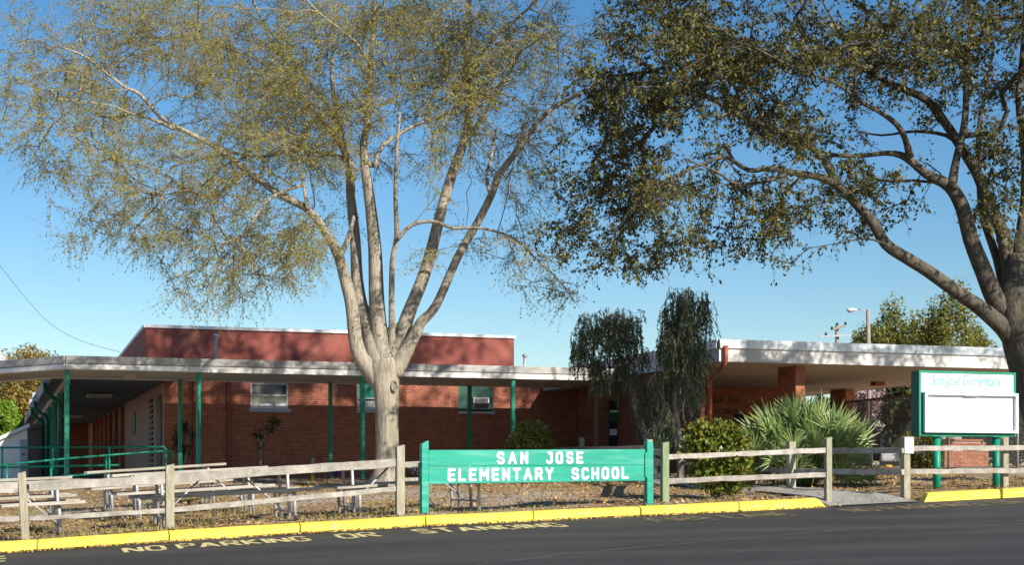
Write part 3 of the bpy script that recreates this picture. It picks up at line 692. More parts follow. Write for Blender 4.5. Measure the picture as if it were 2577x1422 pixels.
def pier(u0, v0, du_, dv_, z0=-.1):
    core = MB().uvbox(u0, u0 + du_, v0, v0 + dv_, z0, ZRS + .015).build('pier', M_MORTARL, ent); mb = MB(); z = z0; j = 0; g = .012; d = .012
    while z < ZRS - .04:
        c, e = z + g / 2, z + .06 - g / 2
        for face in (0, 1):
            L = du_ if face == 0 else dv_; x = 0 if (j + face) % 2 else -.09
            while x < L:
                a, b = max(x, 0) + (g / 2 if x > 0 else -.0), min(x + .18, L) - g / 2; x += .18
                if b - a < .03: continue
                if face == 0: mb.uvbox(u0 + a, u0 + b, v0 - d, v0 + .003, c, e)
                else: mb.uvbox(u0 - d, u0 + .003, v0 + a, v0 + b, c, e)
        z += .06; j += 1
    mb.build('brick_field', M_BRICKD, core, kind='stuff')
pier(17.87, 32.5, .25, .86); pier(24.0, 40.6, .3, .9)
# rust red downspout at the roof corner
ud = U(1781, 33.0)
MB().tube([uv(U(1825, VR0 - .05), VR0 - .08, 2.95), uv(U(1825, VR0 - .05), VR0 - .08, 2.62), uv(U(1822, VR0), VR0 + .05, 2.52), uv(ud + .05, 32.75, 2.36), uv(ud, 32.9, 2.24), uv(ud, 32.9, -.05)], .055, 10).build('downspout', M_DOWNL, ent)
pl = W(2208, 962, 42.8); u, v = UV(pl); MB().uvbox(u - .14, u + .14, v - .14, v + .14, ZRS - .09, ZRS + .018).build('ceiling_light', M_BRICKD, ent)
# wall lettering, two rows on the back wall
def wall_text(text, px0, px1, py0, py1):
    v = 40.8; u0, u1 = U(px0, v), U(px1, v); z0, z1 = Zp(px0, py1, v), Zp(px0, py0, v); gw = [glyph_w(c) if c != ' ' else .5 for c in text]; gap = .35
    k = (u1 - u0) / (sum(gw) + gap * (len(text) - 1)); x = 0
    for c, w in zip(text, gw):
        if c != ' ':
            mb = MB(); i = 0
            for pl in GL[c]:
                for q in range(len(pl) - 1):
                    i += 1; stroke(mb, ((x + pl[q][0]) * k, pl[q][1] * (z1 - z0)), ((x + pl[q + 1][0]) * k, pl[q + 1][1] * (z1 - z0)), .03, lambda a, b, c2, i=i: uv(u0 + a, v - .014 - c2 - i * .0005, z0 + b), .012)
            mb.build('letter', M_LETT, ent)
        x += w + gap
wall_text('SAN JOSE', 1793, 1862, 1000, 1013); wall_text('SCHOOL', 1800, 1862, 1029, 1042)
# small vestibule with the entrance door
vv = 38.0; e0, e1 = U(1503, vv), us0 - .02; d0, d1 = U(1531, vv), U(1573, vv)
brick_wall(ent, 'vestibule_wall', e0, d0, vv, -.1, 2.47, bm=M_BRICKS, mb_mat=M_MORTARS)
MB().uvbox(e0, e1, vv + .02, VW - .02, 2.475, 2.6).build('vestibule_roof', M_ROOF, ent)
MB().uvbox(e0, d1 + .05, vv - .02, vv + .2, 2.02, 2.47).build('door_header', M_PILAST, ent)
zt_ = Zp(1550, 1033, vv)
dr = MB(); dr.uvbox(d0 + .003, d0 + .05, vv + .05, vv + .1, -.05, 2.0); dr.uvbox(d1 - .05, d1, vv + .05, vv + .1, -.05, 2.0); dr.uvbox(d0 + .05, d1 - .05, vv + .05, vv + .1, zt_ - .3, zt_ - .06); df = dr.build('door_frame', M_GREEND, ent)
MB().uvbox(d0 + .05, d1 - .05, vv + .03, vv + .1, zt_ - .055, zt_ + .0).build('transom_bar', M_WHITE, df)
MB().uvbox(d0 + .05, d1 - .05, vv + .07, vv + .09, -.05, zt_ - .305).build('door_leaf', M_DARK, df)
MB().uvbox(d0 + .05, d1 - .05, vv + .07, vv + .09, zt_ + .005, 2.0).build('transom_glass', M_DARK, df)
MB().uvbox(U(1536, vv), U(1554, vv), vv + .055, vv + .065, Zp(1545, 1096, vv), Zp(1545, 1080, vv)).build('paper_notice', M_PAPER, df)

# ================================================================== HANDRAILS OF THE RAMP
def handrail(label, top, low, posts, r=.025, base=-.35):
    t = thing('handrail', Vector((top[0].x, top[0].y, EYE + base)), label, 'handrail', 'green ramp handrails')
    MB().tube(top, r, 8).build('top_rail', M_GREEN, t); MB().tube(low, r, 8).build('lower_rail', M_GREEN, t)
    for a, zb in posts: MB().tube([Vector((a.x, a.y, EYE + zb)), a], r, 8).build('post', M_GREEN, t)
handrail('level green pipe handrail behind, along the corridor entrance', [W(-120, 1128, 38.6), W(412, 1125, 39.4), W(418, 1133, 39.4), W(418, 1165, 39.4)], [W(-120, 1180, 38.6), W(300, 1171, 39.2)],
         [(W(133, 1127, 38.8), -.3), (W(275, 1126, 39.1), -.2), (W(5, 1128, 38.7), -.3)])
handrail('sloping green pipe handrail nearer the picnic tables', [W(-120, 1182, 34.6), W(0, 1171, 34.8), W(165, 1155, 35.2), W(300, 1144, 35.7), W(420, 1135, 36.3), W(434, 1137, 36.4), W(435, 1160, 36.4)],
         [W(-120, 1222, 34.6), W(0, 1213, 34.8), W(165, 1200, 35.2), W(300, 1186, 35.7), W(417, 1176, 36.3)],
         [(W(17, 1170, 34.8), -.55), (W(128, 1159, 35.0), -.5), (W(267, 1147, 35.6), -.4), (W(417, 1136, 36.3), -.2)])

# ================================================================== WOODEN FENCES
VF = 20.9
def fpost(parent, px, v, ytop, ybot, w=.10, lean=0.0, m=M_POST, slant=.03, dpx=0):
    u = U(px, v); zt_, zb = Zp(px, ytop, v), Zp(px, ybot, v) - .18; mb = MB(); h = w / 2
    du_ = lean
    P = [uv(u - h, v - h, zb), uv(u + h, v - h, zb), uv(u + h, v + h, zb), uv(u - h, v + h, zb), uv(u - h + du_, v - h, zt_ - slant), uv(u + h + du_, v - h, zt_), uv(u + h + du_, v + h, zt_ + .004), uv(u - h + du_, v + h, zt_ - slant + .004)]
    mb.hexa(P); return mb.build('post', m, parent, bevel=.008)
def frail(parent, pa, ya, pb, yb, v0=VF, v1=None, h=.11, w=.05, m=M_WOOD):
    v1 = v0 if v1 is None else v1
    a = uv(U(pa, v0), v0, Zp(pa, ya, v0)); b = uv(U(pb, v1), v1, Zp(pb, yb, v1))
    n = 12; return MB().bar(a, b, w, h, jit=.006, n=n).build('rail', m, parent, bevel=.006)
fl = thing('wooden_fence', G(428, VF), 'weathered post and rail fence left of the green school sign, before the picnic tables', 'fence', 'wooden post and rail fences')
fpost(fl, 66, VF, 1187, 1362, lean=-.06); fpost(fl, 427, VF, 1168, 1335, w=.11); fpost(fl, 1006, VF, 1120, 1302, w=.115); fpost(fl, -310, VF, 1200, 1395)
frail(fl, -310, 1242, 60, 1228, h=.125); frail(fl, -310, 1325, 60, 1306, h=.075)
frail(fl, 72, 1227, 421, 1207, h=.115); frail(fl, 72, 1306, 421, 1286, h=.062)
frail(fl, 434, 1205, 999, 1165, h=.115); frail(fl, 434, 1284, 999, 1231, h=.072)
frail(fl, 1012, 1172, 1056, 1171, h=.065); frail(fl, 1012, 1208, 1056, 1207, h=.05)
fm = thing('wooden_fence', G(1672, VF), 'grey post and rail fence between the sign and the path opening, crossing the rounded bush', 'fence', 'wooden post and rail fences')
fpost(fm, 1672, VF, 1112, 1278, m=M_POSTG, w=.105); fpost(fm, 2083, VF, 1100, 1262, w=.095)
frail(fm, 1680, 1151, 2076, 1134, h=.075); frail(fm, 1680, 1211, 2076, 1196, h=.078)
fr_ = thing('wooden_fence', G(2400, VF), 'grey post and rail fence right of the path opening, in front of the marquee sign', 'fence', 'wooden post and rail fences')
p = fpost(fr_, 2278, VF, 1101, 1262, w=.115, slant=0)
u = U(2285, VF - .06); MB().uvbox(u - .075, u + .085, VF - .085, VF - .062, Zp(2285, 1142, VF), Zp(2285, 1101, VF)).build('white_patch', M_WHITE, p)
fpost(fr_, 2527, VF + .12, 1100, 1228, w=.10); fpost(fr_, 2870, VF, 1090, 1225)
frail(fr_, 2287, 1130, 2575, 1128, h=.08); frail(fr_, 2287, 1188, 2575, 1185, h=.08); frail(fr_, 2575, 1128, 2866, 1122, h=.08); frail(fr_, 2575, 1185, 2866, 1180, h=.08)
def wrail(parent, pa, ya, Ya, pb, yb, Yb, h=.1, m=M_WOOD):
    return MB().bar(W(pa, ya, Ya), W(pb, yb, Yb), .05, h, jit=.006, n=8).build('rail', m, parent)
def wpost(parent, px, yt, yb, Y, w=.11):
    a = W(px, yb, Y); b = W(px, yt, Y); a.z -= .2; return MB().bar(a, b, w, w, up=Vector((-S_, C_, 0))).build('post', M_POST, parent, bevel=.008)
f4 = thing('wooden_fence', W(1632, 1240, 29), 'shaded post and rail fence running back from the sign beside the path', 'fence', 'wooden post and rail fences')
wpost(f4, 1633, 1107, 1238, 29); wpost(f4, 1463, 1102, 1215, 36)
wrail(f4, 1668, 1142, 24.2, 1640, 1135, 29); wrail(f4, 1668, 1165, 24.2, 1640, 1163, 29)
wrail(f4, 1626, 1129, 29, 1468, 1130, 36); wrail(f4, 1626, 1165, 29, 1468, 1165, 36); wrail(f4, 1458, 1130, 36, 1330, 1133, 38); wrail(f4, 1458, 1162, 36, 1330, 1165, 38)
f5 = thing('wooden_fence', W(1990, 1237, 29.5), 'shaded post and rail fence along the far side of the path by the palmetto', 'fence', 'wooden post and rail fences')
wpost(f5, 1990, 1112, 1238, 26.2, .125); wpost(f5, 1712, 1118, 1215, 32.5)
wrail(f5, 2272, 1134, 23.9, 1997, 1136, 26.2, .085); wrail(f5, 2272, 1189, 23.9, 1997, 1187, 26.2, .085); wrail(f5, 1984, 1134, 26.2, 1716, 1131, 32.5, .085); wrail(f5, 1984, 1187, 26.2, 1716, 1165, 32.5, .085)

# ================================================================== GREEN SCHOOL SIGN
VS = 20.85
ss = thing('school_sign', G(1350, VS), 'wide green board sign with white lettering SAN JOSE ELEMENTARY SCHOOL on two green posts', 'sign')
sa, sb_ = U(1069, VS), U(1627, VS)
for k, (px, yt, yb) in enumerate(((1067, 1109, 1300), (1632, 1107, 1279))):
    u = U(px, VS); zt_, zb = Zp(px, yt, VS), Zp(px, yb, VS) - .15; h = .05; s = 1 if k == 0 else -1; mb = MB()
    sl_ = (.05, 0) if k == 0 else (0, .05)
    mb.hexa([uv(u - h, VS - .06, zb), uv(u + h, VS - .06, zb), uv(u + h, VS + .06, zb), uv(u - h, VS + .06, zb), uv(u - h, VS - .06, zt_ - sl_[0]), uv(u + h, VS - .06, zt_ - sl_[1]), uv(u + h, VS + .06, zt_ - sl_[1]), uv(u - h, VS + .06, zt_ - sl_[0])])
    mb.build('post', M_GREENS, ss, bevel=.006)
bu0, bu1_ = U(1077, VS), U(1621, VS)
def edge_z(px, y0): return Zp(px, y0, VS)
def board(y0a, y0b, y1a, y1b):
    mb = MB(); d0, d1 = VS - .035, VS + .02
    P = [uv(bu0, d0, edge_z(1077, y1a)), uv(bu1_, d0, edge_z(1621, y1b)), uv(bu1_, d1, edge_z(1621, y1b)), uv(bu0, d1, edge_z(1077, y1a)), uv(bu0, d0, edge_z(1077, y0a)), uv(bu1_, d0, edge_z(1621, y0b)), uv(bu1_, d1, edge_z(1621, y0b)), uv(bu0, d1, edge_z(1077, y0a))]
    mb.hexa(P); return mb.build('board', M_GREENS, ss, bevel=.005)
board(1133.5, 1131.5, 1174.2, 1170.7); board(1174.8, 1171.3, 1219, 1210.5)
mb = MB(); ue = U(1622, VS); zc = edge_z(1622, 1171)
mb.prism([uv(ue - .015, VS - .058, zc + .17), uv(ue + .03, VS - .058, zc + .21), uv(ue + .03, VS - .058, zc - .21), uv(ue - .015, VS - .058, zc - .17)], Vector((-S_ * .02, C_ * .02, 0))); mb.build('end_batten', M_GREENS, ss)
def sign_word(text, px0, px1, y0a, y0b, y1a, y1b):
    u0, u1 = U(px0, VS - .035), U(px1, VS - .035); th = .037
    gw = [glyph_w(c) for c in text]; Ha = edge_z(px0, y0a) - edge_z(px0, y1a)
    n = len(text); kk = (Ha - th) * 1.0; wid = [w * kk * .92 + th for w in gw]; gap = ((u1 - u0) - sum(wid)) / (n - 1); x = 0
    for c, w, g_ in zip(text, wid, gw):
        mb = MB(); i = 0
        def fn(a, b, d, i=0):
            uu = u0 + a; t = a / (u1 - u0); zl = edge_z(px0, y1a) + (edge_z(px1, y1b) - edge_z(px0, y1a)) * t
            return uv(uu, VS - .036 - d * (1 + .06 * i), zl + b)
        for pl in GL[c]:
            for q in range(len(pl) - 1):
                i += 1; sx = (w - th) / max(g_, .01)
                stroke(mb, (x + th / 2 + pl[q][0] * sx, th / 2 + pl[q][1] * kk), (x + th / 2 + pl[q + 1][0] * sx, th / 2 + pl[q + 1][1] * kk), th, lambda a, b, d, i=i: fn(a, b, d, i), .006)
        mb.build('letter', M_SIGNW, ss); x += w + gap
sign_word('SAN', 1249, 1328, 1138, 1138, 1169.5, 1168.5); sign_word('JOSE', 1373, 1467, 1138, 1137.5, 1168.5, 1167.5)
sign_word('ELEMENTARY', 1126, 1392, 1180, 1178, 1212.5, 1209); sign_word('SCHOOL', 1437, 1581, 1178, 1176, 1209, 1206)

# ================================================================== MARQUEE SIGN
VM = 21.5; mu0, mu1 = U(2313, VM), U(2556, VM); mz0, mz1 = .655, 1.705
mq = thing('marquee_sign', G(2432, VM), 'white and green marquee sign on two green round posts reading San Jose Elementary', 'sign')
for px in (2357, 2507):
    u = U(px, VM + .1); zb = float(zground(u, VM)) - .2
    MB().tube([uv(u, VM + .1, zb), uv(u, VM + .1, mz0)], .062, 16).build('post', M_GREEN, mq)
    MB().uvbox(u - .13, u + .13, VM + .0, VM + .2, mz0 - .012, mz0 - .001).build('mounting_plate', M_GREEN, mq)
zh = mz1 - .345
t = .035; cb = MB(); cb.uvbox(mu0, mu1, VM + .03, VM + .24, mz0, mz1)
cab = cb.build('cabinet', M_GREEND, mq, bevel=.006)
rim = MB(); rim.uvbox(mu0, mu0 + t, VM, VM + .028, mz0, mz1); rim.uvbox(mu1 - t, mu1, VM, VM + .028, mz0, mz1); rim.uvbox(mu0 + t, mu1 - t, VM, VM + .028, mz1 - t, mz1); rim.uvbox(mu0 + t, mu1 - t, VM, VM + .028, mz0, mz0 + t); rim.build('rim', M_GREEN, mq)
MB().uvbox(mu0 + t, mu1 - t, VM + .012, VM + .029, zh, mz1 - t).build('header_panel', M_SIGNW, mq)
fu0, fu1, fz0, fz1 = mu0 + .06, mu1 + .0, mz0 + .05, zh - .0; fw = .05
ff = MB(); ff.uvbox(fu0, fu0 + fw, VM - .075, VM - .001, fz0, fz1); ff.uvbox(fu1 - fw, fu1, VM - .075, VM - .001, fz0, fz1); ff.uvbox(fu0 + fw, fu1 - fw, VM - .075, VM - .001, fz1 - fw, fz1); ff.uvbox(fu0 + fw, fu1 - fw, VM - .075, VM - .001, fz0, fz0 + fw)
ff.build('display_frame', M_INNERFRAME, mq, bevel=.004)
db = MB().uvbox(fu0 + fw, fu1 - fw, VM - .008, VM + .02, fz0 + fw, fz1 - fw).build('display_board', M_SIGNW, mq)
for i in range(1, 5):
    z = fz0 + fw + i * (fz1 - fz0 - 2 * fw) / 5; MB().uvbox(fu0 + fw, fu1 - fw, VM - .013, VM - .009, z - .004, z + .004).build('letter_track', M_SIGNW, db)
MB().uvbox((fu0 + fu1) / 2 - .12, (fu0 + fu1) / 2 + .12, VM - .07, VM - .05, fz1 - fw - .012, fz1 - fw - .001).build('latch', M_GREYBOX, mq)
def font_text(txt, name, m, parent, u0, u1, v, zb, zh_, shear=.2, off=0.0):
    cu = bpy.data.curves.new(name, 'FONT'); cu.body = txt; cu.shear = shear; cu.offset = off; cu.resolution_u = 3
    tmp = bpy.data.objects.new(name, cu); COL.objects.link(tmp); bpy.context.view_layer.update()
    dg = bpy.context.evaluated_depsgraph_get(); me = bpy.data.meshes.new_from_object(tmp.evaluated_get(dg)); bpy.data.objects.remove(tmp)
    co = np.array([q.co[:] for q in me.vertices]); mn, mxx = co.min(0), co.max(0); off_ = np.array(root_of(parent).location)
    for q in me.vertices:
        a = (q.co.x - mn[0]) / (mxx[0] - mn[0]); b = (q.co.y - mn[1]) / (mxx[1] - mn[1]); p = uv(u0 + (u1 - u0) * a, v, zb + zh_ * b); q.co = p - Vector(off_)
    me.materials.clear(); return link_mesh(name, me, m, parent)
font_text('San Jose Elementary', 'header_lettering', M_TEAL, mq, U(2345, VM), U(2520, VM), VM + .006, zh + .06, .225, .2, 0.0)
for px in (2330, 2532):
    u = U(px, VM); mb = MB(); z = zh + .2
    for k in range(5):
        a = 2 * math.pi * k / 5 + .3; mb.ball(uv(u + .025 * math.cos(a), VM + .010, z + .03 * math.sin(a)), .014, .004, .014, 6, 4)
    mb.uvbox(u - .02, u + .015, VM + .006, VM + .0105, z - .1, z - .05); mb.build('emblem', M_TEALF, mq)

# ================================================================== PICNIC TABLES
def picnic_table(px, v, label, rz=0.0, tilt=None, first=[None]):
    u = U(px, v); z = float(zground(u, v)); loc = uv(u, v, z)
    sl_ = math.atan((float(zground(u + 1, v)) - float(zground(u - 1, v))) / 2)
    if first[0] is None:
        t = thing('picnic_table', loc, label, 'picnic table', 'picnic tables on the dry lawn')
        L = 2.45
        for y in (-.255, 0, .255): MB().box(-L / 2 + R.uniform(-.03, .03), L / 2 + R.uniform(-.03, .03), y - .12, y + .12, .70, .745).build('tabletop_plank', M_PLANK, t, local=True, bevel=.006)
        for y in (-.72, .72): MB().box(-L / 2, L / 2, y - .13, y + .13, .41, .455).build('seat_plank', M_PLANK, t, local=True, bevel=.006)
        for x in (-.88, .88):
            fr = MB(); r = .024
            fr.tube([(x, -.70, .0), (x, -.72, .36), (x, -.70, .395), (x, .70, .395), (x, .72, .36), (x, .70, 0)], r, 8)
            fr.tube([(x, -.3, 0), (x, -.3, .66), (x, -.27, .69), (x, .27, .69), (x, .3, .66), (x, .3, 0)], r, 8)
            fr.build('frame', M_GALV, t, local=True)
            s = 1 if x > 0 else -1
            MB().tube([(x - s * .02, 0, .15), (x - s * .62, 0, .685)], .015, 6).build('brace', M_GALV, t, local=True)
            MB().tube([(x, -.7, .13), (x, .7, .13)], .016, 6).build('cross_bar', M_GALV, t, local=True)
        first[0] = t
    else:
        t = clone_tree(first[0]); t.location = loc; t['label'] = label
    t.rotation_euler = (0, -sl_, TH + rz)
picnic_table(1027, 22.15, 'weathered wood picnic table partly hidden behind the green school sign', rz=.0)
picnic_table(564, 22.2, 'weathered wood picnic table closest behind the fence, left of the tree trunk', rz=.02)
picnic_table(486, 25.4, 'weathered wood picnic table between the closest table and the farthest one', rz=-.02)
picnic_table(400, 28.6, 'weathered wood picnic table farthest back, near the green handrail', rz=.02)
picnic_table(-20, 22.6, 'weathered picnic table cut by the left picture edge, behind the leaning fence post', rz=.0)
picnic_table(-10, 26.6, 'weathered wood picnic table at the left edge, behind another table and before the ramp', rz=.03)

# ================================================================== TREES
def bez(p0, p1, p2, t): return (1 - t) ** 2 * p0 + 2 * (1 - t) * t * p1 + t * t * p2
class Skel:
    def __init__(s): s.P = []; s.par = []; s.D = []; s.fix = []
    def node(s, p, par, fix=0.0):
        p = np.array(p, float); s.P.append(p); s.par.append(par)
        d = p - s.P[par] if par >= 0 else np.array([0, 0, 1.0]); l = np.linalg.norm(d); s.D.append(d / l if l > 1e-6 else np.array([0, 0, 1.0])); s.fix.append(fix); return len(s.P) - 1
    def limb(s, pts, rad, par=-1, step=.35):
        """pts: world points; returns list of node ids"""
        ids = []; cur = par
        for i in range(len(pts) - 1):
            a, b = np.array(pts[i]), np.array(pts[i + 1]); n = max(1, int(np.linalg.norm(b - a) / step))
            for q in range(n):
                t = q / n
                if i == 0 and q == 0 and par >= 0: continue
                cur = s.node(a + (b - a) * t, cur, rad[i] + (rad[i + 1] - rad[i]) * t); ids.append(cur)
        cur = s.node(pts[-1], cur, rad[-1]); ids.append(cur); return ids
    def grow(s, A, step=.3, lift=.12, ang=.7, jit=.05, mindist_root=None, ok=None):
        A = np.asarray(A); P0 = np.array(s.P); dmin = np.array([np.min(np.linalg.norm(P0 - a, axis=1)) for a in A]); order = np.argsort(dmin)
        buf = np.zeros((len(s.P) + len(A) * 12 + 100, 3)); bd = np.zeros_like(buf); n = len(s.P); buf[:n] = P0; bd[:n] = np.array(s.D)
        pen = np.ones(len(buf)); 
        if ok is not None: pen[:n] = ok
        tips = []
        for k in order:
            a = A[k]; d = a - buf[:n]; L = np.linalg.norm(d, axis=1) + 1e-6; cs = np.einsum('ij,ij->i', d, bd[:n]) / L
            i = int(np.argmin(L * (1 + ang * (1 - cs)) * pen[:n])); l = L[i]
            m = max(1, min(10, int(l / step))); p0 = buf[i].copy(); c = p0 + bd[i] * l * .38 + np.array([0, 0, lift * l]); cur = i
            for q in range(1, m + 1):
                t = q / m; p = bez(p0, c, a, t)
                if q < m: p = p + rng.normal(0, jit * min(l, 1.5) * .5, 3)
                cur = s.node(p, cur); buf[n] = p; bd[n] = s.D[-1]; n += 1
            tips.append(cur)
        return tips
    def radii(s, r0=.0045, ex=.46):
        n = len(s.P); cnt = np.zeros(n); ch = np.zeros(n, int)
        for p in s.par:
            if p >= 0: ch[p] += 1
        cnt[ch == 0] = 1
        for i in range(n - 1, -1, -1):
            if s.par[i] >= 0: cnt[s.par[i]] += max(cnt[i], 1)
        r = r0 * np.maximum(cnt, 1) ** ex; fx = np.array(s.fix); return np.where(fx > 0, fx, r)
def limb_px(pts, Y0, dY):   # pts: (px, py, width px); depth runs from Y0 to Y0+dY
    L = [0]
    for i in range(1, len(pts)): L.append(L[-1] + math.hypot(pts[i][0] - pts[i - 1][0], pts[i][1] - pts[i - 1][1]))
    out = []; rad = []
    for p, l in zip(pts, L):
        Y = Y0 + dY * l / L[-1]; out.append(W(p[0], p[1], Y)); rad.append(p[2] / 2 * Y / F)
    return out, rad
def smooth_pts(pts, rad, sub=3):
    P = [np.array(p) for p in pts]; out = []; ro = []; n = len(P)
    for i in range(n - 1):
        p0 = P[max(i - 1, 0)]; p1 = P[i]; p2 = P[i + 1]; p3 = P[min(i + 2, n - 1)]
        for q in range(sub):
            t = q / sub; out.append(.5 * ((2 * p1) + (-p0 + p2) * t + (2 * p0 - 5 * p1 + 4 * p2 - p3) * t * t + (-p0 + 3 * p1 - 3 * p2 + p3) * t ** 3)); ro.append(rad[i] + (rad[i + 1] - rad[i]) * t)
    out.append(P[-1]); ro.append(rad[-1]); return out, ro
def blob_points(blobs, Y, sY, clump=1):
    out = []
    for bb in blobs:
        cx, cy, rx, ry, n = bb[:5]; dy = bb[5] if len(bb) > 5 else 0.0; per = clump; nt_ = n; n = max(1, n // per)
        t = rng.uniform(0, 2 * np.pi, n); r = np.sqrt(rng.uniform(0, 1, n)); px = cx + rx * r * np.cos(t); py = cy + ry * r * np.sin(t)
        yy = Y + dy + np.clip(rng.normal(0, sY, n), -2 * sY, 2 * sY)
        c = np.stack([(px - CX) / F * yy, yy, (HY - py) / F * yy + EYE], 1)
        out.append(np.repeat(c, per, 0) + (rng.normal(0, .26, (n * per, 3)) * .95 if per > 1 else 0))
    return np.concatenate(out)
def make_tree(root, limbs, trunk_pts, trunk_rad, blobs, Y, sY, barkm, twigm, leafm, ntw, twl, nleaf, leafL, leafW, droop, r0=.0045, spread=.28, k=12, skip=0, along=.7, rnd=.9, tf=.75, ang=.7, lift=.12, clump=6):
    sk_ = Skel(); tids = sk_.limb(trunk_pts, trunk_rad)
    tp, tr = smooth_pts(trunk_pts, trunk_rad, 4)
    mb = MB(); mb.tube(tp, tr, 20, wob=.05); tk = mb.build('trunk', barkm, root)
    firm = len(sk_.P)
    for pts, Y0, dY in limbs:
        wp, rd = limb_px(pts, Y0, dY); wp, rd = smooth_pts(wp, rd, 3)
        P = np.array(sk_.P); i = int(np.argmin(np.linalg.norm(P - np.array(wp[0]), axis=1)))
        MB().tube(wp, rd, k, wob=.035).build('limb', barkm, root)
        sk_.limb(wp, rd, i)
    A = blob_points(blobs, Y, sY, clump); nmain = len(sk_.P)
    ok = np.ones(nmain); ok[:firm] = 6
    tips = sk_.grow(A, ok=ok, ang=ang, lift=lift); rad = sk_.radii(r0)
    P = np.array(sk_.P); par = np.array(sk_.par); D = np.array(sk_.D); idx = np.arange(nmain, len(P)); pp = par[idx]
    rp = np.minimum(rad[pp], np.maximum(rad[idx] * 1.35, rad[idx]))
    big = rad[idx] > .014
    V1 = prisms(P[pp][big], P[idx][big], rp[big], rad[idx][big], 6); V2 = prisms(P[pp][~big], P[idx][~big], rp[~big], rad[idx][~big], 3)
    put('branches', join([V1, V2]), barkm if barkm is not M_BARK else M_TWIG, root, kind='stuff', smooth=True)
    # twigs and leaves round every tip
    T = np.array(tips); n = len(T); base = np.repeat(P[T], ntw, 0); dd = np.repeat(D[T], ntw, 0)
    back = rng.uniform(0, .5, (len(base), 1)); base = base - dd * back * .6
    dirs = dd * along + unit(len(base)) * rnd + np.array([0, 0, -droop]); dirs /= np.linalg.norm(dirs, axis=1, keepdims=True)
    ln = rng.uniform(twl * .5, twl * 1.3, (len(base), 1)); mid = base + dirs * ln * .55 + unit(len(base)) * ln * .06; d2 = dirs + np.array([0, 0, -droop * .6]) + unit(len(base)) * .25; d2 /= np.linalg.norm(d2, axis=1, keepdims=True); end = mid + d2 * ln * .5
    nb = len(base); tw = join([prisms(base, mid, np.full(nb, r0 * tf), np.full(nb, r0 * tf * .8), 3), prisms(mid, end, np.full(nb, r0 * tf * .8), np.full(nb, r0 * tf * .45), 3)])
    put('twigs', tw, twigm, root, kind='stuff')
    reps = np.repeat(np.arange(nb), nleaf); t = rng.uniform(.15, 1.05, (len(reps), 1)); c = np.where(t < .55, base[reps] + (mid - base)[reps] * t / .55, mid[reps] + (end - mid)[reps] * (t - .55) / .5)
    dl = d2[reps] * .5 + unit(len(reps)) * .8 + np.array([0, 0, -.35]); Ls = rng.uniform(.7, 1.3, len(reps)) * leafL; c = c + unit(len(reps)) * leafL * .5
    put('foliage', leaf_quads(c, dl, Ls, Ls * leafW), leafm, root, kind='stuff')
    return tk
